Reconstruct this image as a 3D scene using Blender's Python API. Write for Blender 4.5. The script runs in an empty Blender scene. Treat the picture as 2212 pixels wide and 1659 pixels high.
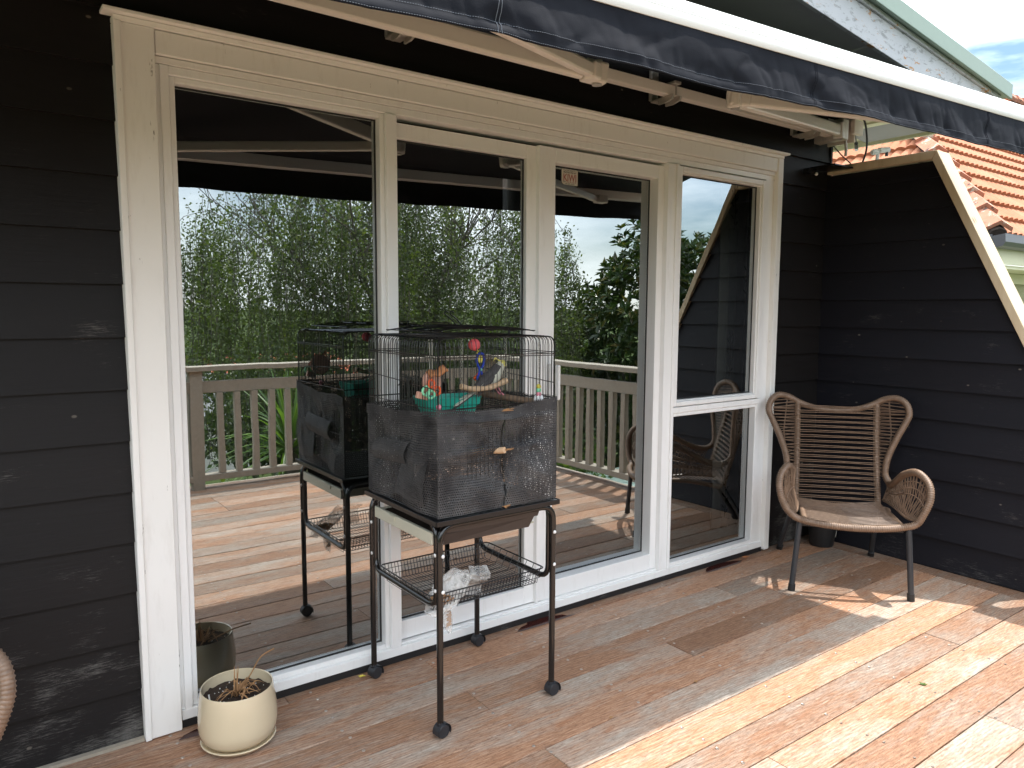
import bpy, math, random
import numpy as np
from mathutils import Vector, Matrix, noise
R = math.radians
rnd = random.Random(7)
scene = bpy.context.scene
col = scene.collection

# ------------------------------------------------------------------ camera
YAW, PITCH, ROLL, FPX = R(36.2794), R(5.7076), R(0.2913), 1609.16
cy, sy = math.cos(YAW), math.sin(YAW)
fwd = Vector((sy*math.cos(PITCH), cy*math.cos(PITCH), -math.sin(PITCH)))
rt0 = Vector((cy, -sy, 0)); up0 = rt0.cross(fwd)
rt = math.cos(ROLL)*rt0 + math.sin(ROLL)*up0
up = -math.sin(ROLL)*rt0 + math.cos(ROLL)*up0
cam = bpy.data.cameras.new('camera'); camo = bpy.data.objects.new('camera', cam); col.objects.link(camo)
cam.sensor_width = 36; cam.lens = 36*FPX/2212.0; cam.clip_start = .05; cam.clip_end = 5000
mw = Matrix((( rt.x, up.x, -fwd.x, 0), (rt.y, up.y, -fwd.y, -2.466), (rt.z, up.z, -fwd.z, 1.35), (0,0,0,1)))
camo.matrix_world = mw
scene.camera = camo

# ------------------------------------------------------------------ light
SUN = Vector((.385, -.155, 1)).normalized()
scene.view_settings.view_transform = 'Standard'; scene.view_settings.look = 'None'
scene.view_settings.exposure = 1.86; scene.view_settings.gamma = 1
world = bpy.data.worlds.new('World'); scene.world = world; world.use_nodes = True
wn, wl = world.node_tree.nodes, world.node_tree.links
for n in list(wn): wn.remove(n)
wo = wn.new('ShaderNodeOutputWorld'); bg = wn.new('ShaderNodeBackground'); sky = wn.new('ShaderNodeTexSky')
sky.sky_type = 'NISHITA'; sky.sun_disc = False; sky.dust_density = .15; sky.air_density = 1.3; sky.ozone_density = 2.5
sky.sun_elevation = math.asin(SUN.z); sky.sun_rotation = math.atan2(SUN.x, SUN.y)
tc = wn.new('ShaderNodeTexCoord'); mp = wn.new('ShaderNodeMapping'); mp.inputs['Scale'].default_value = (1.1, 1.1, 3.2)
mp.inputs['Location'].default_value = (.35, .1, .2)
nz = wn.new('ShaderNodeTexNoise'); nz.inputs['Scale'].default_value = 1.7; nz.inputs['Detail'].default_value = 7; nz.inputs['Roughness'].default_value = .55
nz.inputs['Distortion'].default_value = .35
cr = wn.new('ShaderNodeValToRGB'); cr.color_ramp.elements[0].position = .40; cr.color_ramp.elements[1].position = .60
mix = wn.new('ShaderNodeMixRGB'); mix.inputs[2].default_value = (8.6, 8.7, 8.5, 1)
mul = wn.new('ShaderNodeMath'); mul.operation = 'MULTIPLY'; mul.inputs[1].default_value = .9
wl.new(tc.outputs['Generated'], mp.inputs[0]); wl.new(mp.outputs[0], nz.inputs['Vector']); wl.new(nz.outputs[0], cr.inputs[0])
wl.new(cr.outputs[0], mul.inputs[0]); wl.new(mul.outputs[0], mix.inputs[0]); dim = wn.new('ShaderNodeMixRGB'); dim.blend_type = 'MULTIPLY'; dim.inputs[0].default_value = 1; dim.inputs[2].default_value = (.30, .31, .33, 1); wl.new(sky.outputs[0], dim.inputs[1]); wl.new(dim.outputs[0], mix.inputs[1])
# overcast-type luminance of the cloud layer: L = Lz (1 + 2 sin(elevation)) / 3
sp = wn.new('ShaderNodeSeparateXYZ'); wl.new(tc.outputs['Generated'], sp.inputs[0])
mx0 = wn.new('ShaderNodeMath'); mx0.operation = 'MAXIMUM'; mx0.inputs[1].default_value = 0; wl.new(sp.outputs[2], mx0.inputs[0])
lum = wn.new('ShaderNodeMath'); lum.operation = 'MULTIPLY_ADD'; lum.inputs[1].default_value = .667; lum.inputs[2].default_value = .333; wl.new(mx0.outputs[0], lum.inputs[0])
cc = wn.new('ShaderNodeVectorMath'); cc.operation = 'SCALE'; cc.inputs[0].default_value = (14.0, 14.7, 15.2); wl.new(lum.outputs[0], cc.inputs[3]); wl.new(cc.outputs[0], mix.inputs[2])
wl.new(mix.outputs[0], bg.inputs[0]); bg.inputs[1].default_value = .15; wl.new(bg.outputs[0], wo.inputs[0])
sl = bpy.data.lights.new('sun', 'SUN'); sl.energy = 2.0; sl.angle = R(.6); sl.color = (1, .955, .89)
so = bpy.data.objects.new('sun', sl); col.objects.link(so); so.rotation_euler = SUN.to_track_quat('Z', 'Y').to_euler()
so.location = (5, -4, 9)
scene.cycles.max_bounces = 9; scene.cycles.diffuse_bounces = 6; scene.cycles.glossy_bounces = 5
scene.cycles.transparent_max_bounces = 24; scene.cycles.transmission_bounces = 5
scene.cycles.sample_clamp_indirect = 8; scene.cycles.use_denoising = True
scene.cycles.caustics_reflective = False; scene.cycles.caustics_refractive = False

# ------------------------------------------------------------------ mesh helpers
class MB:
    def __init__(s): s.v = []; s.f = []; s.m = []
    def add(s, vs, fs, mi=0):
        o = len(s.v); s.v += [tuple(p) for p in vs]; s.f += [tuple(i+o for i in f) for f in fs]; s.m += [mi]*len(fs)
    def box(s, x0, x1, y0, y1, z0, z1, mi=0):
        s.add([(x0,y0,z0),(x1,y0,z0),(x1,y1,z0),(x0,y1,z0),(x0,y0,z1),(x1,y0,z1),(x1,y1,z1),(x0,y1,z1)],
              [(0,3,2,1),(4,5,6,7),(0,1,5,4),(1,2,6,5),(2,3,7,6),(3,0,4,7)], mi)
    def bar(s, a, b, w, h, upv=(0,0,1), mi=0):
        a, b = Vector(a), Vector(b); d = (b-a).normalized(); sd = d.cross(Vector(upv)).normalized(); u = sd.cross(d)
        vs = [p + sd*(i*w/2) + u*(j*h/2) for p in (a, b) for i, j in ((-1,-1),(1,-1),(1,1),(-1,1))]
        s.add(vs, [(0,1,2,3),(7,6,5,4),(0,4,5,1),(1,5,6,2),(2,6,7,3),(3,7,4,0)], mi)
    def tube(s, pts, r, seg=8, closed=False, cap=True, mi=0, flat=1.0):
        pts = [Vector(p) for p in pts]; n = len(pts)
        rs = r if isinstance(r, (list, tuple)) else [r]*n
        vs = []; pu = None
        for i in range(n):
            a = pts[i-1] if (i > 0 or closed) else pts[0]; b = pts[(i+1) % n] if (i < n-1 or closed) else pts[-1]
            d = (b-a); d = d.normalized() if d.length > 1e-9 else Vector((0,0,1))
            if pu is None:
                u = Vector((0,0,1)) if abs(d.z) < .9 else Vector((1,0,0))
                u = (u - d*u.dot(d)).normalized()
            else:
                u = pu - d*pu.dot(d); u = u.normalized() if u.length > 1e-6 else d.orthogonal().normalized()
            pu = u; w = d.cross(u)
            for k in range(seg):
                t = 2*math.pi*k/seg
                vs.append(pts[i] + (u*math.cos(t)*flat + w*math.sin(t))*rs[i])
        fs = []
        for i in range(n if closed else n-1):
            for k in range(seg):
                a = i*seg+k; b = i*seg+(k+1) % seg; c = ((i+1) % n)*seg+(k+1) % seg; d_ = ((i+1) % n)*seg+k
                fs.append((a, b, c, d_))
        if cap and not closed:
            fs.append(tuple(reversed(range(seg)))); fs.append(tuple((n-1)*seg+k for k in range(seg)))
        s.add(vs, fs, mi)
    def lathe(s, prof, c=(0,0,0), seg=32, mi=0, close=False):
        vs = []; n = len(prof)
        for r_, z in prof:
            for k in range(seg):
                t = 2*math.pi*k/seg; vs.append((c[0]+r_*math.cos(t), c[1]+r_*math.sin(t), c[2]+z))
        fs = [(i*seg+k, i*seg+(k+1) % seg, (i+1)*seg+(k+1) % seg, (i+1)*seg+k) for i in range(n-1) for k in range(seg)]
        s.add(vs, fs, mi)
    def sphere(s, c, r, seg=16, rings=10, sc=(1,1,1), mi=0):
        prof = []
        vs = []
        for i in range(rings+1):
            p = math.pi*i/rings
            for k in range(seg):
                t = 2*math.pi*k/seg
                vs.append((c[0]+r*sc[0]*math.sin(p)*math.cos(t), c[1]+r*sc[1]*math.sin(p)*math.sin(t), c[2]-r*sc[2]*math.cos(p)))
        fs = [(i*seg+k, i*seg+(k+1) % seg, (i+1)*seg+(k+1) % seg, (i+1)*seg+k) for i in range(rings) for k in range(seg)]
        s.add(vs, fs, mi)
    def grid(s, fn, nu, nv, mi=0):
        vs = [fn(i/nu, j/nv) for j in range(nv+1) for i in range(nu+1)]
        fs = [(j*(nu+1)+i, j*(nu+1)+i+1, (j+1)*(nu+1)+i+1, (j+1)*(nu+1)+i) for j in range(nv) for i in range(nu)]
        s.add(vs, fs, mi)
    def mesh(s, name, mats, smooth=None):
        me = bpy.data.meshes.new(name); me.from_pydata(s.v, [], s.f); me.update()
        mats = mats if isinstance(mats, (list, tuple)) else [mats]
        for m in mats: me.materials.append(m)
        if len(mats) > 1: me.polygons.foreach_set('material_index', s.m)
        if smooth is not None:
            me.polygons.foreach_set('use_smooth', [True]*len(me.polygons))
            if smooth < 180: me.set_sharp_from_angle(angle=R(smooth))
        return me
    def build(s, name, mats, parent=None, smooth=None, bevel=0, loc=None, rot=None):
        return link(name, s.mesh(name, mats, smooth), parent, bevel, loc, rot)

def link(name, me, parent=None, bevel=0, loc=None, rot=None):
    o = bpy.data.objects.new(name, me); col.objects.link(o)
    if parent: o.parent = parent
    if loc is not None: o.location = loc
    if rot is not None: o.rotation_euler = rot
    if bevel:
        b = o.modifiers.new('bevel', 'BEVEL'); b.width = bevel; b.segments = 2; b.limit_method = 'ANGLE'; b.angle_limit = R(40)
    return o
def tag(o, label, cat, group=None):
    o['label'] = label; o['category'] = cat
    if group: o['group'] = group
    return o
def thing(name, label, cat, loc=(0,0,0), rotz=0, group=None):
    o = bpy.data.objects.new(name, None); o.empty_display_size = .1; col.objects.link(o)
    o.location = loc; o.rotation_euler = (0,0,rotz)
    return tag(o, label, cat, group)
def struct(name, mb, m, **k):
    o = mb.build(name, m, **k); o['kind'] = 'structure'; return o
def sempty(name):
    o = bpy.data.objects.new(name, None); col.objects.link(o); o['kind'] = 'structure'; return o
def copy_tree(o, parent=None):
    c = o.copy(); col.objects.link(c); c.parent = parent
    for ch in o.children: copy_tree(ch, c)
    return c
def smoothpath(pts, n=8, closed=False):
    P = [Vector(p) for p in pts]; out = []; m = len(P)
    rng = range(m if closed else m-1)
    for i in rng:
        p0 = P[(i-1) % m] if (closed or i > 0) else P[0]; p1 = P[i]; p2 = P[(i+1) % m]; p3 = P[(i+2) % m] if (closed or i+2 < m) else P[-1]
        for k in range(n):
            t = k/n
            out.append(.5*((2*p1)+(-p0+p2)*t+(2*p0-5*p1+4*p2-p3)*t*t+(-p0+3*p1-3*p2+p3)*t**3))
    if not closed: out.append(P[-1])
    return out
def resample(pts, step, closed=False):
    P = [Vector(p) for p in pts]
    if closed: P.append(P[0])
    L = [0]
    for a, b in zip(P, P[1:]): L.append(L[-1]+(b-a).length)
    n = max(2, int(L[-1]/step)); out = []; j = 0
    for i in range(n+(0 if closed else 1)):
        t = L[-1]*i/n
        while j < len(L)-2 and L[j+1] < t: j += 1
        f = (t-L[j])/max(1e-9, L[j+1]-L[j]); out.append(P[j].lerp(P[j+1], min(1, max(0, f))))
    return out
def rounded(pts, r, n=5, closed=False):
    """polyline with rounded corners"""
    P = [Vector(p) for p in pts]; out = []; m = len(P)
    for i in range(m):
        if not closed and i in (0, m-1): out.append(P[i]); continue
        a, b, c = P[i-1], P[i], P[(i+1) % m]
        d1 = (a-b).normalized(); d2 = (c-b).normalized(); p = b+d1*r; q = b+d2*r
        for k in range(n+1):
            t = k/n; out.append((1-t)**2*p+2*t*(1-t)*b+t*t*q)
    return out

# ------------------------------------------------------------------ materials
class NT:
    def __init__(s, name):
        s.mat = bpy.data.materials.new(name); s.mat.use_nodes = True
        s.t = s.mat.node_tree; s.n = s.t.nodes; s.l = s.t.links
        for x in list(s.n): s.n.remove(x)
        s.out = s.n.new('ShaderNodeOutputMaterial'); s.b = s.n.new('ShaderNodeBsdfPrincipled'); s.l.new(s.b.outputs[0], s.out.inputs[0])
        s._tc = None
    def tc(s, k='Object'):
        if s._tc is None: s._tc = s.n.new('ShaderNodeTexCoord')
        return s._tc.outputs[k]
    def pos(s): return s.n.new('ShaderNodeNewGeometry').outputs['Position']
    def set(s, sock, v):
        if isinstance(v, bpy.types.NodeSocket): s.l.new(v, sock)
        elif isinstance(v, (tuple, list)): sock.default_value = (*v, 1) if len(v) == 3 and len(sock.default_value) == 4 else v
        else: sock.default_value = v
    def map(s, vec, sc=(1,1,1), loc=(0,0,0)):
        m = s.n.new('ShaderNodeMapping'); s.l.new(vec, m.inputs[0]); m.inputs['Scale'].default_value = sc; s.set(m.inputs['Location'], loc); return m.outputs[0]
    def noise(s, vec, sc=5, det=4, rough=.5, dist=0, out=0):
        n = s.n.new('ShaderNodeTexNoise'); s.l.new(vec, n.inputs['Vector']); n.inputs['Scale'].default_value = sc
        n.inputs['Detail'].default_value = det; n.inputs['Roughness'].default_value = rough; n.inputs['Distortion'].default_value = dist; return n.outputs[out]
    def math(s, op, a, b=0.0, c=None):
        m = s.n.new('ShaderNodeMath'); m.operation = op; s.set(m.inputs[0], a); s.set(m.inputs[1], b)
        if c is not None: s.set(m.inputs[2], c)
        return m.outputs[0]
    def ramp(s, fac, stops):
        r = s.n.new('ShaderNodeValToRGB'); s.l.new(fac, r.inputs[0]); e = r.color_ramp.elements
        while len(e) < len(stops): e.new(.5)
        for i, (p, c) in enumerate(stops):
            e[i].position = p; e[i].color = (*c, 1) if isinstance(c, (tuple, list)) else (c, c, c, 1)
        return r.outputs[0]
    def mix(s, f, a, b, mode='MIX'):
        m = s.n.new('ShaderNodeMixRGB'); m.blend_type = mode; s.set(m.inputs[0], f); s.set(m.inputs[1], a); s.set(m.inputs[2], b); return m.outputs[0]
    def bump(s, h, st=.3, d=.01):
        b = s.n.new('ShaderNodeBump'); b.inputs['Strength'].default_value = st; b.inputs['Distance'].default_value = d; s.l.new(h, b.inputs['Height']); s.l.new(b.outputs[0], s.b.inputs['Normal'])
    def done(s, color, rough=.5, metal=0, spec=.5, **k):
        s.set(s.b.inputs['Base Color'], color); s.set(s.b.inputs['Roughness'], rough); s.set(s.b.inputs['Metallic'], metal)
        s.b.inputs['Specular IOR Level'].default_value = spec
        for kk, v in k.items(): s.set(s.b.inputs[kk], v)
        return s.mat
def simple(name, c, rough=.5, metal=0, spec=.5, var=.12, nsc=30, bump=.08, **k):
    t = NT(name); n = t.noise(t.tc(), nsc, 5, .6)
    cc = t.mix(n, tuple(x*(1-var) for x in c), tuple(min(1, x*(1+var)) for x in c))
    t.bump(n, bump, .002)
    return t.done(cc, rough, metal, spec, **k)

def m_deck():
    t = NT('weathered_deck_wood')
    oi = t.n.new('ShaderNodeObjectInfo')
    sep = t.n.new('ShaderNodeSeparateColor'); t.l.new(oi.outputs['Color'], sep.inputs[0])
    grey, tone = sep.outputs[0], sep.outputs[1]
    off = t.n.new('ShaderNodeCombineXYZ'); t.l.new(t.math('MULTIPLY', oi.outputs['Random'], 37.0), off.inputs[0]); t.l.new(t.math('MULTIPLY', oi.outputs['Random'], 11.0), off.inputs[1])
    v = t.n.new('ShaderNodeVectorMath'); v.operation = 'ADD'; t.l.new(t.tc(), v.inputs[0]); t.l.new(off.outputs[0], v.inputs[1]); P = v.outputs[0]
    big = t.noise(t.map(P, (1.3, 5, 1)), 1.5, 4, .6, .6)
    med = t.noise(t.map(P, (4, 26, 4)), 2.2, 6, .65, .8)
    fine = t.noise(t.map(P, (8, 85, 8)), 2.0, 7, .78, .3)
    speck = t.noise(t.map(P, (20, 75, 20)), 2.0, 4, .8)
    # cathedral grain: stretched rings
    wv = t.n.new('ShaderNodeTexWave'); wv.wave_type = 'RINGS'; wv.rings_direction = 'SPHERICAL'
    t.l.new(t.map(P, (1.1, 9, 1)), wv.inputs[0]); wv.inputs['Scale'].default_value = 3.2; wv.inputs['Distortion'].default_value = 7; wv.inputs['Detail'].default_value = 4; wv.inputs['Detail Scale'].default_value = .8
    g = t.math('ADD', t.math('SUBTRACT', grey, .03), t.math('MULTIPLY', t.math('SUBTRACT', big, .5), 2.9)); g = t.math('ADD', g, t.math('MULTIPLY', t.math('SUBTRACT', med, .5), 1.7))
    gcl = t.n.new('ShaderNodeClamp'); t.l.new(g, gcl.inputs[0])
    red = t.ramp(fine, [(.28, (.13, .060, .031)), (.5, (.325, .176, .104)), (.70, (.49, .310, .200))])
    gry = t.ramp(fine, [(.28, (.20, .155, .120)), (.5, (.335, .282, .232)), (.70, (.52, .450, .378))])
    c = t.mix(gcl.outputs[0], red, gry)
    c = t.mix(t.math('MULTIPLY', t.ramp(wv.outputs[1], [(.3, 0.0), (.75, 1.0)]), .20), c, (.30, .22, .17), 'MULTIPLY')
    rust = t.ramp(t.noise(t.map(P, (2.2, 8, 1)), 2.5, 5, .7), [(.56, 0.0), (.70, .5)])
    c = t.mix(rust, c, (.235, .088, .038))
    c = t.mix(t.math('MULTIPLY', t.ramp(speck, [(.52, 0.0), (.66, 1.0)]), .62), c, (.115, .048, .026))
    br = t.math('MULTIPLY_ADD', tone, .6, .72)
    c = t.mix(1.0, c, br, 'MULTIPLY')
    sm = t.n.new('ShaderNodeVectorMath'); sm.operation = 'SCALE'; t.l.new(c, sm.inputs[0]); t.l.new(br, sm.inputs[3])
    h = t.math('ADD', t.math('MULTIPLY', fine, .6), t.math('MULTIPLY', med, .8))
    t.bump(h, .55, .0025)
    return t.done(sm.outputs[0], .62, 0, .35)
def m_board(name, base, peelz, zfade, amount=1.0, tint=(.33,.31,.29)):
    """black painted weatherboard; bare timber shows through in a band near the foot of the wall"""
    t = NT(name)
    oi = t.n.new('ShaderNodeObjectInfo'); P = t.pos()
    along = t.map(P, (3, 3, 40))
    grain = t.noise(along, 2.5, 6, .65, .5)
    big = t.noise(t.map(P, (1.2, 1.2, 2.5), (3.3, 1, 2)), 2.0, 3, .55)
    c = t.mix(grain, tuple(x*.72 for x in base), tuple(x*1.35 for x in base))
    c = t.mix(t.math('MULTIPLY', big, .5), c, tuple(x*y for x, y in zip(base, (1.9, 1.45, 1.3))))
    c = t.mix(t.math('MULTIPLY', oi.outputs['Random'], .45), c, tuple(x*1.5 for x in base))
    sep = t.n.new('ShaderNodeSeparateXYZ'); t.l.new(P, sep.inputs[0])
    mr = t.n.new('ShaderNodeMapRange'); t.l.new(sep.outputs[2], mr.inputs[0]); mr.inputs[1].default_value = peelz; mr.inputs[2].default_value = zfade; mr.inputs[3].default_value = .155*amount; mr.inputs[4].default_value = 0
    patch = t.noise(t.map(P, (2.2, 2.2, 4.5)), 2.2, 3, .55)
    flake = t.noise(t.map(P, (11, 11, 120)), 2.2, 8, .82, .3)
    v = t.math('ADD', t.math('MULTIPLY', patch, .42), t.math('MULTIPLY', flake, .58)); v = t.math('ADD', v, mr.outputs[0])
    m = t.ramp(v, [(.60, 0.0), (.70, .75)])
    vo = t.n.new('ShaderNodeTexVoronoi'); t.l.new(t.map(P, (5.5, 5.5, 9)), vo.inputs['Vector']); vo.inputs['Scale'].default_value = 1.3; fk = t.math('MULTIPLY', t.ramp(vo.outputs[0], [(.035, .55), (.06, 0.0)]), t.ramp(patch, [(.42, 0.0), (.55, 1.0)])); c = t.mix(fk, c, (.25, .22, .18))
    worn = t.mix(t.noise(P, 160, 3, .6), tuple(x*.35 for x in tint), tint)
    c = t.mix(m, c, worn)
    t.bump(t.math('ADD', grain, t.math('MULTIPLY', flake, .25)), .35, .002)
    return t.done(c, t.math('ADD', .55, t.math('MULTIPLY', m, .3)), 0, .22)
def m_white(name, base=(.88,.87,.85), chips=.0, rough=.38, axis=2):
    t = NT(name); P = t.pos()
    big = t.noise(P, 2.2, 4, .6); c = t.mix(big, tuple(x*.94 for x in base), base)
    dirt = t.ramp(t.noise(t.map(P, (14, 14, 2.5)), 2, 5, .7), [(.55, 0.0), (.78, .22)])
    c = t.mix(dirt, c, (.45, .41, .36))
    if chips:
        fl = t.noise(t.map(P, (34, 34, 5) if axis == 2 else (5, 34, 34)), 2.0, 4, .75, .2)
        ch = t.ramp(fl, [(.70-chips*.02, 0.0), (.725-chips*.02, 1.0)]); c = t.mix(ch, c, (.22, .19, .17))
        t.bump(t.math('MULTIPLY', ch, -1.0), .5, .001)
    return t.done(c, rough, 0, .4)
def m_barge():
    t = NT('peeling_barge_paint'); P = t.pos()
    c = t.mix(t.noise(P, 6, 4, .6), (.40, .41, .43), (.52, .52, .53))
    f1 = t.noise(t.map(P, (7, 7, 22)), 2.2, 7, .72, .5); c = t.mix(t.ramp(f1, [(.55, 0.0), (.60, .8)]), c, (.24, .24, .235))
    f2 = t.noise(t.map(P, (5, 5, 15), (4, 2, 7)), 2.0, 6, .7, .4); c = t.mix(t.ramp(f2, [(.60, 0.0), (.615, 1.0)]), c, (.42, .22, .09))
    t.bump(f1, .4, .002)
    return t.done(c, .6, 0, .3)
def m_pine():
    t = NT('fresh_pine'); P = t.tc()
    g = t.noise(t.map(P, (2, 2, 2)), 1.5, 3, .5)
    wv = t.n.new('ShaderNodeTexWave'); t.l.new(t.map(P, (12, 45, 3)), wv.inputs[0]); wv.inputs['Scale'].default_value = 1.2; wv.inputs['Distortion'].default_value = 5; wv.inputs['Detail'].default_value = 3; wv.inputs['Detail Scale'].default_value = .4
    c = t.mix(wv.outputs[1], (.46, .33, .19), (.60, .47, .31)); c = t.mix(g, c, (.62, .53, .38))
    kn = t.n.new('ShaderNodeTexVoronoi'); t.l.new(t.map(P, (9, 9, 2.2)), kn.inputs['Vector']); kn.inputs['Scale'].default_value = 1.0
    c = t.mix(t.ramp(kn.outputs[0], [(.10, 1.0), (.16, 0.0)]), c, (.17, .07, .035))
    t.bump(wv.outputs[1], .15, .001)
    return t.done(c, .6, 0, .3)
def m_greywood():
    t = NT('grey_rail_wood'); P = t.pos()
    g = t.noise(t.map(P, (9, 9, 9)), 3, 5, .7, .6); f = t.noise(t.map(P, (30, 30, 8)), 4, 4, .6)
    c = t.mix(g, (.27, .235, .185), (.47, .42, .345)); c = t.mix(t.math('MULTIPLY', f, .4), c, (.27, .23, .18)); t.bump(g, .3, .003)
    return t.done(c, .75, 0, .25)
def m_fabric():
    t = NT('charcoal_awning_canvas'); P = t.pos()
    n = t.noise(P, 5, 4, .6); f = t.noise(P, 420, 2, .5)
    c = t.mix(n, (.0068, .0075, .0115), (.0115, .013, .018)); d = t.noise(P, 90, 3, .7)
    c = t.mix(t.ramp(d, [(.73, 0.0), (.76, .15)]), c, (.15, .15, .15))
    t.bump(t.math('ADD', f, t.math('MULTIPLY', n, 2.0)), .18, .0015)
    return t.done(c, .75, 0, .12)
def m_glass():
    t = NT('coated_window_glass'); n = t.noise(t.map(t.pos(), (1, 1, .7)), 3.2, 2, .5)
    b = t.n.new('ShaderNodeBump'); b.inputs['Strength'].default_value = .085; b.inputs['Distance'].default_value = .004; t.l.new(n, b.inputs['Height'])
    gl = t.n.new('ShaderNodeBsdfGlossy'); gl.inputs['Roughness'].default_value = 0.0; gl.inputs['Color'].default_value = (.93, .98, .99, 1); t.l.new(b.outputs[0], gl.inputs['Normal'])
    tr = t.n.new('ShaderNodeBsdfTransparent'); tr.inputs['Color'].default_value = (.55, .58, .57, 1)
    fr = t.n.new('ShaderNodeFresnel'); fr.inputs[0].default_value = 1.5
    mx = t.n.new('ShaderNodeMixShader'); fac = t.math('MULTIPLY_ADD', fr.outputs[0], 1.2, .36)
    t.l.new(fac, mx.inputs[0]); t.l.new(tr.outputs[0], mx.inputs[1]); t.l.new(gl.outputs[0], mx.inputs[2]); t.l.new(mx.outputs[0], t.out.inputs[0])
    t.n.remove(t.b); return t.mat
def m_mesh():
    """open knit of non-slip matting: small oval holes"""
    t = NT('knitted_mesh'); uv = t.tc('UV')
    sep = t.n.new('ShaderNodeSeparateXYZ'); t.l.new(uv, sep.inputs[0])
    row = t.math('MULTIPLY', sep.outputs[1], 1/.0078); odd = t.math('MODULO', t.math('FLOOR', row), 2.0)
    cu = t.math('ADD', t.math('MULTIPLY', sep.outputs[0], 1/.0078), t.math('MULTIPLY', odd, .5))
    fx = t.math('SUBTRACT', t.math('FRACT', cu), .5); fy = t.math('SUBTRACT', t.math('FRACT', row), .5)
    d = t.math('ADD', t.math('MULTIPLY', fx, fx), t.math('MULTIPLY', t.math('MULTIPLY', fy, fy), 1.5))
    hole = t.math('LESS_THAN', d, .085)
    dirt = t.ramp(t.noise(t.pos(), 55, 4, .75), [(.62, 0.0), (.70, .55)])
    big = t.noise(t.pos(), 7, 3, .6)
    c = t.mix(t.ramp(big, [(.35, 0.0), (.65, 1.0)]), (.022, .021, .023), (.085, .083, .083)); c = t.mix(dirt, c, (.30, .28, .25))
    t.bump(d, .6, .002); t.done(c, .7, 0, .4)
    tr = t.n.new('ShaderNodeBsdfTransparent'); mx = t.n.new('ShaderNodeMixShader')
    t.l.new(hole, mx.inputs[0]); t.l.new(t.b.outputs[0], mx.inputs[1]); t.l.new(tr.outputs[0], mx.inputs[2]); t.l.new(mx.outputs[0], t.out.inputs[0])
    return t.mat
def m_rattan():
    t = NT('brown_rattan'); n = t.noise(t.tc(), 38, 4, .7); f = t.noise(t.tc(), 260, 2, .5)
    c = t.mix(n, (.095, .058, .037), (.35, .235, .158)); c = t.mix(t.math('MULTIPLY', f, .35), c, (.07, .04, .028)); t.bump(f, .3, .001)
    return t.done(c, .42, 0, .5)
def m_leaf(name, a, b, c3=None, trans=.35, rough=.45):
    t = NT(name); gi = t.n.new('ShaderNodeNewGeometry'); r = gi.outputs['Random Per Island']
    st = [(0, a), (.8, b)] + ([(1, c3)] if c3 else [])
    c = t.ramp(r, st); big = t.noise(t.pos(), 1.1, 3, .6); c = t.mix(t.ramp(big, [(.40, 0.0), (.62, .8)]), c, tuple(x*.5 for x in a)); c = t.mix(t.ramp(t.noise(t.pos(), .7, 2, .5), [(.55, 0.0), (.7, .3)]), c, tuple(min(1, x*1.5) for x in b))
    t.done(c, rough, 0, .5)
    tl = t.n.new('ShaderNodeBsdfTranslucent'); cc = t.mix(1.0, c, (1.5, 1.7, .6), 'MULTIPLY'); t.l.new(cc, tl.inputs[0])
    mx = t.n.new('ShaderNodeMixShader'); mx.inputs[0].default_value = trans
    t.l.new(t.b.outputs[0], mx.inputs[1]); t.l.new(tl.outputs[0], mx.inputs[2]); t.l.new(mx.outputs[0], t.out.inputs[0]); return t.mat
def m_tile():
    t = NT('terracotta_tile'); oi = t.n.new('ShaderNodeObjectInfo'); P = t.pos()
    n = t.noise(P, 9, 5, .65); c = t.mix(n, (.25, .082, .038), (.42, .17, .085)); c = t.mix(t.math('MULTIPLY', oi.outputs['Random'], .45), c, (.47, .22, .13))
    l = t.ramp(t.noise(P, 17, 6, .78), [(.56, 0.0), (.64, .7)]); c = t.mix(l, c, (.13, .10, .085)); t.bump(n, .4, .006)
    return t.done(c, .8, 0, .25)
def m_hip():
    t = NT('lichened_ridge_tile'); P = t.pos()
    n = t.noise(P, 9, 5, .65); c = t.mix(n, (.32, .11, .06), (.46, .23, .16))
    c = t.mix(t.ramp(t.noise(P, 6.5, 5, .7), [(.55, 0.0), (.60, .85)]), c, (.50, .47, .40)); c = t.mix(t.ramp(t.noise(t.map(P, (1,1,1), (5,5,5)), 7, 6, .75), [(.56, 0.0), (.60, .9)]), c, (.06, .05, .045))
    return t.done(c, .85, 0, .2)
def m_stucco():
    t = NT('cream_stucco'); P = t.pos(); n = t.noise(P, 60, 4, .7); c = t.mix(n, (.36, .34, .20), (.62, .60, .42)); t.bump(n, 1.0, .02); return t.done(c, .9, 0, .1)
def m_ground():
    t = NT('hillside_grass'); P = t.pos(); n = t.noise(P, .12, 6, .65); f = t.noise(P, 2.2, 5, .7)
    c = t.mix(n, (.045, .075, .02), (.11, .13, .05)); c = t.mix(t.math('MULTIPLY', f, .6), c, (.03, .05, .015)); t.bump(f, .8, .2); return t.done(c, .95, 0, .1)
def m_pot():
    t = NT('cream_glazed_ceramic'); P = t.tc(); n = t.noise(P, 9, 3, .5); c = t.mix(n, (.60, .50, .34), (.66, .56, .39)); s_ = t.ramp(t.noise(P, 95, 2, .5), [(.78, 0.0), (.80, .5)]); c = t.mix(s_, c, (.15, .10, .07)); return t.done(c, .16, 0, .5, **{'Coat Weight': .6, 'Coat Roughness': .05})

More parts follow.
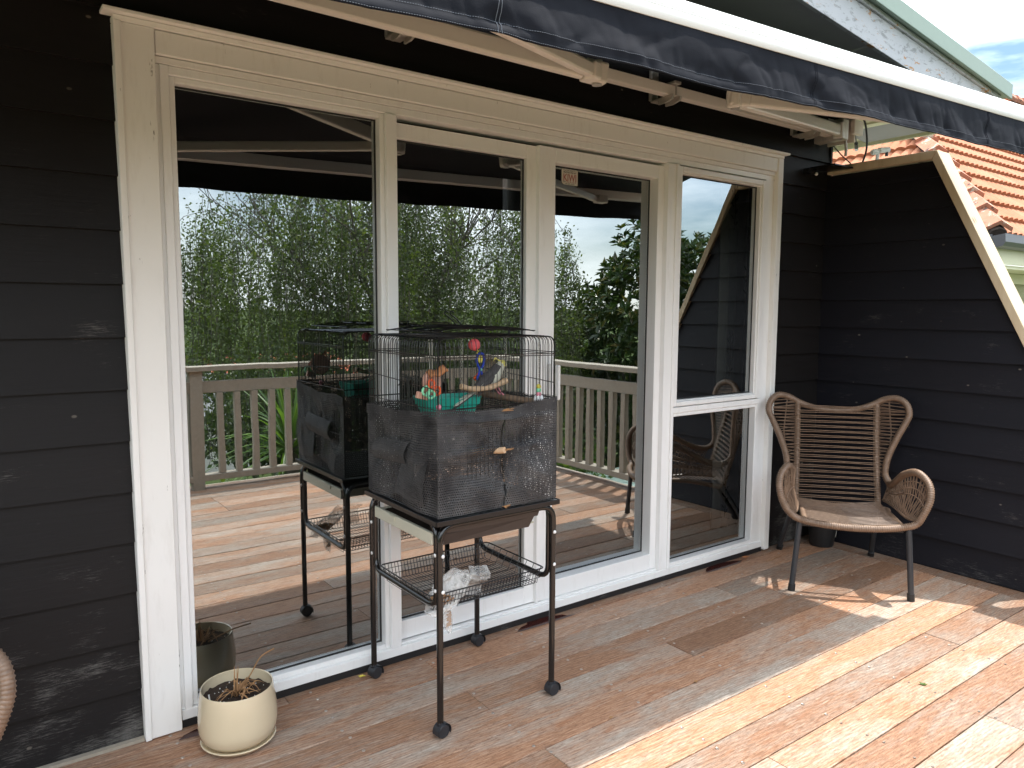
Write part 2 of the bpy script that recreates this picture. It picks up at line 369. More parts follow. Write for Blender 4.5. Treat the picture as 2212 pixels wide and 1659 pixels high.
M = {}
M['deck'] = m_deck()
M['board'] = m_board('black_weatherboard_paint', (.0075, .0068, .0070), .05, .75, .62, (.20,.19,.175))
M['board_r'] = m_board('black_screen_paint', (.0068, .0073, .0108), .0, .4, .22, (.20,.19,.175))
M['under'] = m_board('black_sill_board', (.016, .016, .0165), -.3, .4, .4)
M['casing'] = m_white('chipped_white_timber', (.88, .87, .84), .9, .5)
M['frame'] = m_white('white_window_frame', (.90, .90, .89), 0, .28)
M['alu'] = simple('white_powder_coat', (.74, .70, .64), .35, 0, .5, .05)
M['bar'] = simple('white_awning_bar_coat', (.82, .82, .80), .3, 0, .5, .03)
M['galv'] = simple('dull_cast_metal', (.55, .52, .48), .45, .6, .5, .2, 60)
M['seal'] = simple('black_rubber_seal', (.012, .012, .012), .5)
M['fabric'] = m_fabric(); M['glass'] = m_glass(); M['pine'] = m_pine(); M['greywood'] = m_greywood(); M['barge'] = m_barge()
M['thread'] = simple('pale_stitching', (.10, .11, .13), .7)
M['green'] = simple('pale_green_steel', (.21, .27, .215), .4, 0, .5, .05)
M['soffit'] = simple('dark_grey_soffit_paint', (.34, .335, .33), .7, 0, .3, .12, 3)
M['cream'] = simple('cream_painted_lining', (.70, .68, .48), .6, 0, .3, .08, 5)
M['wire'] = simple('black_wire_coat', (.008, .008, .009), .3, 0, .5)
M['tubeb'] = simple('black_enamel_tube', (.007, .0065, .0065), .14, 0, .6, .1, 8, .02)
M['caster'] = simple('dark_grey_caster_plastic', (.018, .019, .023), .5, 0, .5, .2, 50)
M['trayb'] = simple('brown_black_tray_plastic', (.036, .029, .027), .35, 0, .5, .2, 20)
M['trayc'] = simple('cream_tray_plastic', (.58, .56, .45), .45, 0, .5, .1, 12)
M['screw'] = simple('bright_screw_metal', (.42, .36, .31), .4, .8, .5, .1)
M['mesh'] = m_mesh(); M['rattan'] = m_rattan()
M['cleg'] = simple('charcoal_chair_leg_paint', (.026, .029, .034), .4, 0, .5, .25, 60)
M['rubber'] = simple('black_rubber', (.015, .015, .016), .55)
M['pot'] = m_pot(); M['soil'] = simple('potting_soil', (.05, .036, .028), .95, 0, .2, .6, 90, 1.0)
M['straw'] = simple('dead_leaf_straw', (.34, .19, .09), .8, 0, .2, .45, 25)
M['perlite'] = simple('perlite_grain', (.7, .7, .68), .8)
M['teal'] = simple('teal_plastic', (.015, .36, .27), .35, 0, .5, .08)
M['perch'] = simple('pale_stripped_wood', (.62, .42, .26), .6, 0, .3, .2, 25, .3)
M['branch'] = simple('brown_natural_branch', (.25, .17, .115), .75, 0, .3, .3, 35, .6)
M['pinkball'] = simple('pink_chew_ball', (.75, .12, .14), .8, 0, .3, .2, 60, .8)
M['blue'] = simple('blue_rope_toy', (.02, .05, .40), .6, 0, .4, .2)
M['yellow'] = simple('yellow_toy_plastic', (.72, .60, .10), .5)
M['lime'] = simple('mint_bead', (.25, .70, .42), .4); M['orange'] = simple('orange_toy_plastic', (.80, .12, .03), .4)
M['pink'] = simple('pink_bead', (.80, .28, .35), .4); M['whitep'] = simple('white_plastic', (.80, .80, .79), .35)
M['driftpink'] = simple('pinkish_wood_block', (.60, .34, .26), .7, 0, .3, .2, 20)
M['barkor'] = simple('orange_bark_chip', (.50, .22, .10), .8, 0, .2, .3, 40)
M['chain'] = simple('dull_steel_chain', (.45, .43, .40), .35, .9)
M['bgrey'] = simple('slate_grey_plumage', (.085, .078, .078), .8, 0, .2, .35, 90, .4)
M['bwhite'] = simple('white_plumage', (.62, .60, .50), .8, 0, .2, .15, 90, .4)
M['byellow'] = simple('yellow_plumage', (.74, .66, .20), .8, 0, .2, .15, 90, .3)
M['eye'] = simple('bird_eye', (.01, .008, .008), .1); M['beak'] = simple('bird_beak', (.22, .19, .17), .4)
M['bark'] = simple('grey_bark', (.12, .105, .09), .9, 0, .2, .35, 14, .8)
M['willow'] = m_leaf('weeping_leaf', (.05, .075, .024), (.115, .150, .048), (.19, .21, .06), .35)
M['magn'] = m_leaf('glossy_magnolia_leaf', (.022, .048, .014), (.060, .095, .024), (.17, .13, .035), .18, .28)
M['shrub'] = m_leaf('shrub_leaf', (.035, .075, .016), (.10, .17, .035), (.24, .28, .05), .35)
M['palm'] = m_leaf('strappy_palm_leaf', (.05, .11, .02), (.15, .24, .06), None, .3, .4)
M['fartree'] = m_leaf('far_tree_leaf', (.035, .06, .022), (.075, .11, .035), None, .2, .7)
M['bloom'] = simple('cream_flower_petal', (.80, .78, .68), .6)
M['tile'] = m_tile(); M['hip'] = m_hip(); M['stucco'] = m_stucco(); M['ground'] = m_ground()
M['gutter'] = simple('dark_grey_gutter', (.06, .06, .065), .35, 0, .5, .1)
M['mortar'] = simple('dark_mossy_mortar', (.045, .035, .03), .95, 0, .1, .5, 25, 1)
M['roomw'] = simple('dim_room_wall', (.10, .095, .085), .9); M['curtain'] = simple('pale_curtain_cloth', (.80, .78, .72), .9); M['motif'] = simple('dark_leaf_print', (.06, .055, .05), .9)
M['farw'] = simple('far_wall_render', (.62, .60, .55), .8); M['farr'] = simple('far_red_roof', (.50, .14, .08), .8, 0, .2, .25, 3); M['fard'] = simple('far_grey_roof', (.22, .22, .22), .7); M['fargl'] = simple('far_window_dark', (.03, .035, .04), .2)
M['shed'] = simple('pale_green_corrugate', (.42, .52, .44), .45, 0, .5, .1, 2); M['black'] = simple('black_lattice', (.02, .02, .02), .6)
M['lat'] = simple('pale_lattice_timber', (.35, .33, .30), .8)
M['wet'] = simple('dark_wet_timber_stain', (.045, .009, .006), .12, 0, .5, .2, 14)
M['cable'] = simple('black_cable', (.02, .02, .022), .45)
M['stick'] = simple('sticker_paper', (.60, .57, .50), .5, 0, .3, .05); M['ink'] = simple('black_ink', (.02, .02, .02), .6); M['inkr'] = simple('faded_red_ink', (.36, .13, .11), .6); M['inkg'] = simple('grey_ink', (.30, .31, .31), .6)
M['bag'] = None
def m_bag():
    t = NT('clear_plastic_bag'); t.done((.80, .78, .74), .18, 0, .6)
    tr = t.n.new('ShaderNodeBsdfTransparent'); mx = t.n.new('ShaderNodeMixShader'); n = t.noise(t.tc(), 18, 4, .6)
    t.bump(n, .8, .02); f = t.ramp(n, [(.35, .18), (.7, .62)]); f = t.math('SUBTRACT', 1.0, f)
    t.l.new(f, mx.inputs[0]); t.l.new(t.b.outputs[0], mx.inputs[1]); t.l.new(tr.outputs[0], mx.inputs[2]); t.l.new(mx.outputs[0], t.out.inputs[0]); return t.mat
M['bag'] = m_bag()

# ================================================================== SETTING
# ---- ground: one sheet to the horizon; the deck stands a storey above a falling hillside
def gz(x, y):
    d = math.hypot(x-2, y+2)
    if y > -3.4 and x < 6: base = -2.7
    else: base = -2.7
    drop = -min(1, max(0, (d-6)/120.0))**.8*15
    rise = max(0, min(1, (d-170)/550.0)); rise = rise*rise*(3-2*rise)*16.5
    return base+drop+rise+(noise.noise((x*.02, y*.02, 0))*1.2 if d > 25 else 0)+(noise.noise((x*.004, y*.004, 3))*3.5 if d > 120 else 0)
mb = MB()
rad = [0]+[6*1.18**i for i in range(34)]
vs = [(2, -2, gz(2, -2))]; NS = 64
for r_ in rad[1:]:
    for k in range(NS):
        t_ = 2*math.pi*k/NS; x, y = 2+r_*math.cos(t_), -2+r_*math.sin(t_); vs.append((x, y, gz(x, y)))
fs = [(0, 1+k, 1+(k+1) % NS) for k in range(NS)]
for i in range(len(rad)-2):
    for k in range(NS): fs.append((1+i*NS+k, 1+(i+1)*NS+k, 1+(i+1)*NS+(k+1) % NS, 1+i*NS+(k+1) % NS))
mb.add(vs, fs); struct('ground', mb, M['ground'], smooth=180)

bounce_mb = MB(); bounce_mb.grid(lambda u, v: (4.6+3.6*u, -3.2+16*v, -2.62), 6, 20); struct('aux_path', bounce_mb, simple('pale_bounce_slab', (.48, .46, .42), .85, 0, .2, .15, 3))  # pale slab added to bounce sunlight up onto the cream eave lining
# ---- deck
PITCH_B = .1437; Y0 = -.054; XR = 3.955; XL = -3.2
joints = {-1: [.83], 0: [1.362, -.9], 1: [-.35, 2.9], 2: [1.367, -1.6, 3.1], 3: [2.242, .2], 4: [-.6], 5: [1.377, -2.0], 6: [.0], 7: [-.9, 3.2], 8: [1.9], 9: [.4], 10: [2.7, -.4]}
greys = {-1: .25, 0: .15, 1: .72, 2: .30, 3: .42, 4: .18, 5: .85, 6: .02, 7: .50, 8: .28, 9: .10, 10: .50}
deck = sempty('deck')
NROW = 22; bi = 0
for k in range(-1, NROW):
    y1 = Y0-PITCH_B*k; y0 = y1-PITCH_B+.0045
    cuts = [XL]+sorted(joints.get(k, [rnd.choice([-1.35, -.45, .46, 1.36, 2.26, 3.16])+rnd.uniform(-.01, .01)]))+[XR]
    for j in range(len(cuts)-1):
        a, b = cuts[j]+.0012, cuts[j+1]-.0012
        mb = MB(); top = rnd.uniform(-.0008, .0008); mb.box(a, b, y0, y1, -.032, top)
        o = mb.build('deck_board', M['deck'], deck, bevel=.0022)
        g = greys.get(k, rnd.choice([.15, .3, .5, .75, .4])) + rnd.uniform(-.1, .1)
        if k == 3 and j == 2: g = -.25
        if k == 5 and j < 2: g = .05
        g = .12+.72*g; o.color = (min(1, max(0, g)), (.25 if (k == 3 and j == 2) else rnd.uniform(.35, .75)), 0, 1)
YB = Y0-PITCH_B*(NROW-1)-PITCH_B+.0045
mb = MB(); mb.box(XR+.0035, 4.066, YB, .03, -.032, .0); o = mb.build('deck_board', M['deck'], deck, bevel=.0022); o.color = (.35, .2, 0, 1)
mb = MB(); mb.box(XL, 4.07, YB-.13, YB-.004, -.032, .0); o = mb.build('deck_board', M['deck'], deck, bevel=.0022); o.color = (.5, .2, 0, 1)
mb = MB()
for i in range(17): mb.box(XL+.1+i*.45, XL+.145+i*.45, YB-.1, .02, -.20, -.034)
mb.build('joist', M['greywood'], deck)['kind'] = 'stuff'
mb = MB(); mb.box(XL, 4.10, YB-.155, YB-.132, -.24, -.002); mb.build('deck_fascia', M['greywood'], deck)
mb = MB(); mb.box(4.069, 4.10, YB-.13, -1.35, -.24, -.002); mb.build('deck_fascia', M['greywood'], deck)
for px_ in (-2.5, .5, 3.9): mb = MB(); mb.box(px_, px_+.1, YB-.1, YB, gz(px_, YB)-.1, -.205); mb.build('deck_post', M['greywood'], deck)
# deck screws
sc = MB(); sc.lathe([(0, .0012), (.0030, .0012), (.0034, .0004), (.0052, .0014), (.0060, .0)], seg=8)
scm = sc.mesh('screw', M['screw'], 30); rest = MB(); cnt = 0
for k in range(-1, NROW):
    yc = Y0-PITCH_B*k-PITCH_B/2
    for i in range(-8, 7):
        for dy in (-.045, .045):
            x = 1.362+.45*i+rnd.uniform(-.007, .007)
            if abs(x-1.362) < .03 and k in (0, 2, 5): x = 1.362+.018*(1 if dy > 0 else -1)
            if x > XR-.02 or x < XL+.02: continue
            p = (x, yc+dy+rnd.uniform(-.004, .004), .0004)
            if x > .4 and k < 9 and cnt < 150:
                link('screw', scm, deck, loc=p); cnt += 1
            else:
                rest.lathe([(.0046, .0012), (0, .0008)], p, 6)
rest.build('screw', M['screw'], deck)['kind'] = 'stuff'
# wet stains on the boards in front of the sill
def blot(name, label, pts, m, z=.0022, cat='stain', **k):
    mb = MB(); mb.add([(x, y, z) for x, y in pts], [tuple(range(len(pts)))]); o = mb.build(name, m); return tag(o, label, cat)
blot('water_stain', 'dark red wet stain on the deck board below the door sill, beyond the cage stand', [(1.805,-0.0529),(1.855,-0.0609),(1.935,-0.0615),(2.015,-0.0609),(2.075,-0.0615),(2.130,-0.0575),(2.085,-0.0460),(2.075,-0.0280),(2.045,-0.0200),(2.025,-0.0040),(1.975,0.0040),(1.935,-0.0040),(1.895,-0.0020),(1.885,-0.0180),(1.845,-0.0260)], M['wet'])
blot('water_stain', 'dark wet stain on the deck under the right end of the window sill', [(3.030,-0.0517),(3.100,-0.0609),(3.200,-0.0615),(3.290,-0.0575),(3.340,-0.0414),(3.290,-0.0180),(3.220,-0.0020),(3.140,0.0040),(3.080,-0.0100),(3.050,-0.0280)], M['wet'])
blot('water_stain', 'small dark wet stain on the deck beside the foot of the left door casing', [(.47,-.07),(.53,-.078),(.57,-.066),(.575,-.045),(.53,-.035),(.49,-.05)], M['wet'])

# ---- house wall in overlapping black weatherboards
wall = thing('house_wall', 'black weatherboard house wall around the white glazed doors', 'wall')
BP = .1565
def wboard(x0, x1, z0, flip=False, top=BP+.02):
    mb = MB()
    mb.add([(x0,.006,z0),(x1,.006,z0),(x1,.026,z0+top),(x0,.026,z0+top),(x0,.05,z0),(x1,.05,z0),(x1,.05,z0+top),(x0,.05,z0+top)],
           [(0,1,2,3),(5,4,7,6),(4,5,1,0),(3,2,6,7),(4,0,3,7),(1,5,6,2)])
    return mb
lm = wboard(-3.2, .392, 0).mesh('weatherboard', M['board']); rm = wboard(3.595, 4.085, 0).mesh('weatherboard', M['board']); fm = wboard(-3.2, 4.085, 0).mesh('weatherboard', M['board'])
def soff(x): return 2.475+.118*(4.0-x)
for n in range(-1, 23):
    z0 = .010+BP*n
    if z0 < 2.03: link('weatherboard', lm, wall, loc=(0,0,z0)); link('weatherboard', rm, wall, loc=(0,0,z0))
    elif z0+BP < 2.52: link('weatherboard', fm, wall, loc=(0,0,z0))
    else:
        xr = 4.0-(z0+BP-2.475)/.118
        if xr > -3.0: wboard(-3.2, xr, z0).build('weatherboard', M['board'], wall)
# fill rows near casing head (boards behind the head casing)
mb = MB(); mb.box(-3.2, .50, .0505, .12, -.3, 3.2); mb.box(3.50, 4.085, .0505, .12, -.3, 2.45); mb.box(.50, 3.50, .0505, .12, 2.09, 2.5); mb.box(-3.2, 3.0, .0505, .12, 2.5, 2.58); mb.build('wall_framing', M['seal'], wall)
mb = MB(); mb.box(4.086, 4.106, .002, .12, -.3, 2.46); mb.build('corner_trim', M['board'], wall, bevel=.002)
mb = MB(); mb.box(.4955, 3.5565, -.0025, .028, .0012, .0262); mb.build('sill_board', M['under'], wall)
mb = MB(); mb.box(-3.2, .385, -.012, .008, .0015, .012); mb.build('bottom_batten', M['greywood'], wall)
# house body behind and right side wall
mb = MB(); mb.box(4.09, 4.12, .12, 7, -2.8, 2.46); mb.build('side_wall', M['board'], wall)
mb = MB(); mb.box(4.125, 4.19, .06, .12, .4, 2.45); mb.build('downpipe', M['whitep'], wall, bevel=.01)

# ---- roof overhang
roof = thing('gable_roof', 'low gable roof overhang with peeling white barge board and green flashing', 'roof')
def slab(y0, y1, x0, x1, zo, th, name, m, sl=.118, bev=0):
    f = lambda x: 2.475+sl*(4.0-x)+zo
    mb = MB(); mb.add([(x0,y0,f(x0)),(x1,y0,f(x1)),(x1,y1,f(x1)),(x0,y1,f(x0)),(x0,y0,f(x0)+th),(x1,y0,f(x1)+th),(x1,y1,f(x1)+th),(x0,y1,f(x0)+th)],
                      [(0,3,2,1),(4,5,6,7),(0,1,5,4),(1,2,6,5),(2,3,7,6),(3,0,4,7)])
    return mb.build(name, m, roof, bevel=bev)
slab(-.578, .12, -3.2, 4.66, .014, .02, 'soffit_lining', M['soffit'])
for xb in (-1.6, .0, 1.2, 2.4, 3.4): slab(-.577, .0, xb, xb+.045, .0055, .008, 'soffit_batten', M['soffit'])
slab(-.60, -.58, -3.2, 4.70, -.002, .142, 'barge_board', M['barge'], bev=.002)
slab(-.612, -.582, -3.2, 4.735, .141, .022, 'barge_mould', M['barge'], bev=.003)
slab(-.635, 3, -3.2, 4.80, .166, .012, 'roof_sheet', M['green'])
slab(-.645, -.628, -3.2, 4.80, .155, .080, 'barge_flashing', M['green'], bev=.003)
mb = MB(); mb.box(4.107, 4.70, -.575, 7, 2.44, 2.452); mb.build('eave_lining', M['cream'], roof)
mb = MB(); mb.box(4.702, 4.722, -.60, 7, 2.40, 2.56); mb.build('fascia_board', M['cream'], roof)
mb = MB(); mb.box(4.30, 4.33, -.57, 7, 2.430, 2.4395); mb.box(4.11, 4.70, .30, .33, 2.430, 2.4395); mb.build('eave_batten', M['cream'], roof)
mb = MB(); mb.box(4.0, 4.70, -.577, -.56, 2.43, 2.50); mb.build('eave_end', M['cream'], roof)

# ---- privacy screen at the right
screen = thing('privacy_screen', 'black boarded privacy screen with raw pine capping and a slanting front edge', 'screen wall')
XW = 4.075
def yfront(z): # inner edge of the slanting cap
    return -.575-(2.128-z)/2.0
for n in range(-1, 15):
    z0 = .005+BP*n; z1 = min(z0+BP+.018, 2.125)
    if z0 > 2.1: break
    # right wall boards are stepped: bottom edge stands into the deck (towards -x)
    ya, yb = (yfront(z0)-.02, yfront(z1)-.02) if z0 > .93 else (-1.20, -1.20)
    if z0 <= .93 < z1: ya, yb = yfront(.96)-.02, yfront(z1)-.02
    mb = MB(); mb.add([(XW-.012,.03,z0),(XW-.012,ya,z0),(XW+.010,yb,z1),(XW+.010,.03,z1),(XW+.03,.03,z0),(XW+.03,ya,z0),(XW+.03,yb,z1),(XW+.03,.03,z1)],
                      [(0,1,2,3),(5,4,7,6),(4,5,1,0),(3,2,6,7),(4,0,3,7),(1,5,6,2)])
    mb.build('weatherboard', M['board_r'], screen)
def plank(a, b, x0, x1, th, name):
    """board on edge across the screen: a,b are (y,z) along its inner lower edge"""
    a = Vector((0, a[0], a[1])); b = Vector((0, b[0], b[1])); d = (b-a).normalized(); n = Vector((0, d.z, -d.y)); n = n if n.z > 0 else -n
    mb = MB(); vs = []
    for x in (x0, x1):
        for p in (a, b, b+n*th, a+n*th): vs.append((x, p.y, p.z))
    mb.add(vs, [(0,1,2,3),(7,6,5,4),(0,4,5,1),(1,5,6,2),(2,6,7,3),(3,7,4,0)])
    return mb
def pine(vs2, name):
    mb = MB(); n = len(vs2)
    mb.add([(XW-.025, y, z) for y, z in vs2]+[(XW+.112, y, z) for y, z in vs2], [tuple(range(n)), tuple(reversed(range(n, 2*n)))]+[(i, n+i, n+(i+1) % n, (i+1) % n) for i in range(n)])
    return mb.build(name, M['pine'], screen, bevel=.003)
pine([(.0, 2.130), (-.576, 2.130), (-.598, 2.172), (.0, 2.172)], 'top_cap')
pine([(-.578, 2.128), (-1.196, .895), (-1.238, .895), (-.613, 2.145), (-.6005, 2.172)], 'slanting_cap')
mb = MB(); mb.box(XW+.031, XW+.045, -.55, .02, -.2, 2.12); mb.build('backing', M['board_r'], screen)
mb = MB(); mb.add([(XW+.031, .02, -.2), (XW+.031, -1.17, -.2), (XW+.031, -1.17, .9), (XW+.031, -.57, 2.1), (XW+.031, .02, 2.1)], [(0,1,2,3,4)]); mb.build('backing', M['board_r'], screen)
sh = thing('corner_bracket_shelf', 'small flat black metal plate fixed in the corner where the screen meets the house', 'bracket')
mb = MB(); mb.box(3.86, 4.045, -.16, -.005, 2.142, 2.150); mb.build('plate', M['wire'], sh, bevel=.001)
mb = MB(); mb.box(3.82, 3.90, -.03, .004, 2.112, 2.140); mb.build('arm', M['wire'], sh); mb = MB(); mb.sphere((3.895, -.03, 2.115), .010, 10, 6); mb.build('bolt', M['whitep'], sh)

# ---- balustrade
def balustrade(name, label, p0, p1, nrm, posts, bal0, nb, sp):
    t_ = thing(name, label, 'railing'); p0 = Vector(p0); p1 = Vector(p1); d = (p1-p0).normalized(); n = Vector(nrm)
    def beam(nm, a, b, w, h, off, z):
        mb = MB(); q = n*off+Vector((0,0,z)); mb.bar(p0+d*a+q, p0+d*b+q, w, h); return mb.build(nm, M['greywood'], t_, bevel=.003)
    L = (p1-p0).length
    beam('handrail', 0, L, .135, .036, .0, .905)
    beam('top_rail', 0.05, L-.05, .045, .088, .0, .765); beam('bottom_rail', 0.05, L-.05, .088, .045, .0, .085)
    for s_ in posts:
        mb = MB(); c = p0+d*s_; mb.box(c.x-.045, c.x+.045, c.y-.045, c.y+.045, -.2, .886); mb.build('post', M['greywood'], t_, bevel=.003)
    b = MB(); b.box(-.0225, .0225, -.0225, .0225, .108, .72); bm = b.mesh('baluster', M['greywood'])
    for i in range(nb):
        c = p0+d*(bal0+sp*i)+n*.012
        if any(abs(bal0+sp*i-s_) < .06 for s_ in posts): continue
        link('baluster', bm, t_, bevel=.002, loc=(c.x, c.y, 0))
YR = -3.235
balustrade('deck_railing', 'grey timber railing along the far edge of the deck, seen reflected in the doors', (-3.0, YR, 0), (4.05, YR, 0), (0, 1, 0), [.0, 2.1, 4.345, 7.0], .15, 54, .1285)
balustrade('deck_railing', 'grey timber railing along the right deck side, from slanted screen to far corner', (4.035, YR+.03, 0), (4.035, -1.215, 0), (-1, 0, 0), [], .12, 15, .1285)

# ---- interior room behind the glass
room = sempty('interior_room')
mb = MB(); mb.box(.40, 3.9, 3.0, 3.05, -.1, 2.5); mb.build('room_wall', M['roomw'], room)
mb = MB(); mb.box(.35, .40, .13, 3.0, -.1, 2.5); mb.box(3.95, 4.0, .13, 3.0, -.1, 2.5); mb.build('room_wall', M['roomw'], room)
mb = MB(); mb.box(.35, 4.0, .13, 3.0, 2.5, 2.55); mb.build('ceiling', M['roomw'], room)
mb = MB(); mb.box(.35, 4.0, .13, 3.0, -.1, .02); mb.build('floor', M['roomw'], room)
def curtain(x0, x1, y, label):
    t_ = thing('curtain', label, 'curtain')
    mb = MB(); mb.grid(lambda u, v: (x0+(x1-x0)*u, y+.022*math.sin(u*math.pi*2*((x1-x0)/.07)), .06+2.1*v), 48, 1); mb.build('cloth', M['curtain'], t_, smooth=180)
    for s_ in range(5):
        mb = MB(); zc = .25+s_*.42; xc = x0+(x1-x0)*(.25+.45*(s_ % 2))
        mb.tube([(xc, y-.03, zc-.12), (xc+.01, y-.03, zc), (xc-.005, y-.03, zc+.14)], .002, 4)
        for q in range(7):
            a = (-1)**q*.8; zz = zc-.1+q*.034; cx_ = xc+.018*(1 if a > 0 else -1)
            mb.add([(xc, y-.031, zz), (cx_, y-.031, zz+.008), (cx_+.016*(1 if a > 0 else -1), y-.031, zz+.03), (cx_-.002, y-.031, zz+.026)], [(0,1,2,3)])
        mb.build('leaf_print', M['motif'], t_)
curtain(3.50, 3.80, .30, 'pale leaf patterned curtain gathered inside the right hand window')
curtain(.42, .56, .30, 'pale leaf patterned curtain gathered inside the far left window')

# ================================================================== GLAZED DOORS
door = thing('glazed_door_unit', 'white framed unit of fixed panes, sliding door and opening window in the black wall', 'glazed doors')
F = M['frame']
def fr(name, x0, x1, y0, y1, z0, z1, m=None, bev=.0025, parent=None):
    mb = MB(); mb.box(x0, x1, y0, y1, z0, z1); return mb.build(name, m or F, parent or door, bevel=bev)
# timber casings
fr('casing', .386, .494, -.020, .030, .004, 2.162, M['casing'], .003)
fr('casing', .386, .404, -.026, -.0205, .004, 2.162, M['casing'], .002)
fr('casing', 3.558, 3.602, -.020, .030, .012, 2.162, M['casing'], .003)
fr('head_casing', .4965, 3.5555, -.014, .030, 2.092, 2.160, M['casing'], .003)
fr('head_casing', .386, 3.602, -.0225, .030, 2.1625, 2.178, M['casing'], .002)
fr('drip_cap', .358, 3.622, -.045, .012, 2.1795, 2.190, M['casing'], .002)
fr('head_flashing', .4965, 3.5555, -.004, .03, 2.0705, 2.089, M['casing'], .001)
# outer frame
fr('frame', .497, .5325, .006, .09, .024, 2.0695)
fr('frame', .508, .5325, -.002, .0055, .026, 2.069)
fr('frame', 3.487, 3.5570, .006, .09, .024, 2.0700)
fr('frame', .533, 3.4865, .002, .09, 2.043, 2.069)
fr('sill', .4975, 3.555, -.004, .09, .0268, .060)
# mullions
for x0, x1 in ((1.247, 1.290), (2.716, 2.786)): fr('mullion', x0, x1, -.004, .09, .0605, 2.0425)
fr('mullion', 2.768, 2.786, -.012, -.0045, .0605, 2.0425)
# pane 1 glazing bead
def bead(x0, x1, z0, z1, w, yf, yb, parent, nm='bead'):
    for n_, v in ((nm, (x0, x0+w, z0, z1)), (nm, (x1-w, x1, z0, z1)), (nm, (x0+w, x1-w, z0, z0+w)), (nm, (x0+w, x1-w, z1-w, z1))):
        fr(n_, v[0], v[1], yf, yb, v[2], v[3], parent=parent, bev=.004)
def pane(x0, x1, z0, z1, y, parent, label=None):
    mb = MB(); mb.add([(x0,y,z0),(x1,y,z0),(x1,y,z1),(x0,y,z1)], [(0,1,2,3)]); o = mb.build('glass_pane', M['glass'], parent)
    s_ = MB(); w = .006
    s_.box(x0, x0+w, y-.002, y+.002, z0, z1); s_.box(x1-w, x1, y-.002, y+.002, z0, z1); s_.box(x0+w, x1-w, y-.002, y+.002, z0, z0+w); s_.box(x0+w, x1-w, y-.002, y+.002, z1-w, z1)
    s_.build('seal', M['seal'], parent); return o
bead(.5330, 1.2465, .0605, 2.0425, .0185, .010, .07, door); pane(.5515, 1.2280, .0790, 2.0240, .045, door)
bead(2.7865, 3.4865, .0605, .845, .020, .004, .07, door); pane(2.8065, 3.4665, .0805, .825, .045, door)
fr('transom', 2.7865, 3.4865, -.004, .09, .8455, .872)
# opening awning sash, upper right
sash = door_sash = bpy.data.objects.new('window_sash', None); col.objects.link(sash); sash.parent = door
for v in ((2.79, 2.816, .876, 2.038), (3.450, 3.483, .876, 2.038), (2.816, 3.450, .876, .900), (2.816, 3.450, 2.010, 2.038)): fr('sash_frame', v[0], v[1], -.006, .05, v[2], v[3], parent=sash, bev=.005)
for v in ((2.8165, 2.826, .9005, 2.0095), (3.440, 3.4495, .9005, 2.0095), (2.8265, 3.4395, .9005, .907), (2.8265, 3.4395, 2.003, 2.0095)): fr('sash_bead', v[0], v[1], .004, .04, v[2], v[3], parent=sash, bev=.003)
pane(2.8265, 3.4395, .907, 2.003, .03, sash)
# sliding leaves
def leaf(x0, x1, y0, y1, z0, z1, st_l, st_r, bot, top, yg):
    e = bpy.data.objects.new('door_leaf', None); col.objects.link(e); e.parent = door
    for v in ((x0, x0+st_l, z0, z1), (x1-st_r, x1, z0, z1), (x0+st_l, x1-st_r, z0, z0+bot), (x0+st_l, x1-st_r, z1-top, z1)): fr('door_rail', v[0], v[1], y0, y1, v[2], v[3], parent=e, bev=.003)
    pane(x0+st_l, x1-st_r, z0+bot, z1-top, yg, e); return e
leaf(1.2905, 1.962, .030, .068, .070, 2.024, .004, .060, .074, .056, .052)
lf = leaf(1.966, 2.7155, .020, .088, .070, 2.028, .082, .040, .078, .060, .076)
fr('track', 1.2905, 2.7155, .008, .03, .0605, .068)
fr('interlock', 1.952, 1.9655, .008, .068, .070, 2.026)
# handle on the sliding leaf
mb = MB(); mb.box(2.008, 2.030, -.010, .018, .955, 1.120); mb.box(2.030, 2.044, -.034, -.010, .965, 1.115); mb.build('door_handle', M['whitep'], lf, bevel=.005)
# yellow packer
yp = MB()
for v in ((.556,.566,.0,.034),(.580,.590,.0,.034),(.566,.580,.0,.008),(.566,.580,.026,.034)): yp.box(v[0]-.004, v[1]-.004, -.004, .022, v[2]+.004, v[3]+.002)
tag(yp.build('plastic_packer', M['yellow']), 'small square yellow plastic packer poking out under the door sill', 'packer')

# sticker
st = thing('window_sticker', 'small white security sticker with red letters in the top corner of the sliding door pane', 'sticker')
SY = .0735; sx0, sx1, sz0, sz1 = 2.126, 2.218, 1.893, 1.959
mb = MB(); pts = rounded([(sx0, SY, sz0+.009), (sx0, SY, sz1), (sx1, SY, sz1), (sx1, SY, sz0), (sx0+.009, SY, sz0)], .005, 4, True)
mb.add(pts+[p+Vector((0, .0006, 0)) for p in pts], [tuple(range(len(pts)))]+[(i, (i+1) % len(pts), len(pts)+(i+1) % len(pts), len(pts)+i) for i in range(len(pts))]); mb.build('backing_paper', M['stick'], st)
def text(s_, x, z, size, m, sx=1.0, name='lettering', bold=0):
    c = bpy.data.curves.new(name, 'FONT'); c.body = s_; c.size = size; c.align_x = 'CENTER'; c.extrude = .0001; c.offset = bold
    o = bpy.data.objects.new(name, c); col.objects.link(o); o.parent = st; o.location = (x, SY-.0007, z); o.rotation_euler = (R(90), 0, 0); o.scale = (sx, 1, 1); c.materials.append(m); bpy.context.view_layer.update(); me = bpy.data.meshes.new_from_object(o); q = link('lettering', me, st); q.location = o.location; q.rotation_euler = o.rotation_euler; q.scale = o.scale; bpy.data.objects.remove(o)
cxs = (sx0+sx1)/2
text('THIS PROPERTY IS', cxs, sz1-.0080, .0082, M['ink'], 1.15); text('PROTECTED BY', cxs, sz1-.0160, .0088, M['ink'], 1.2, bold=.0002)
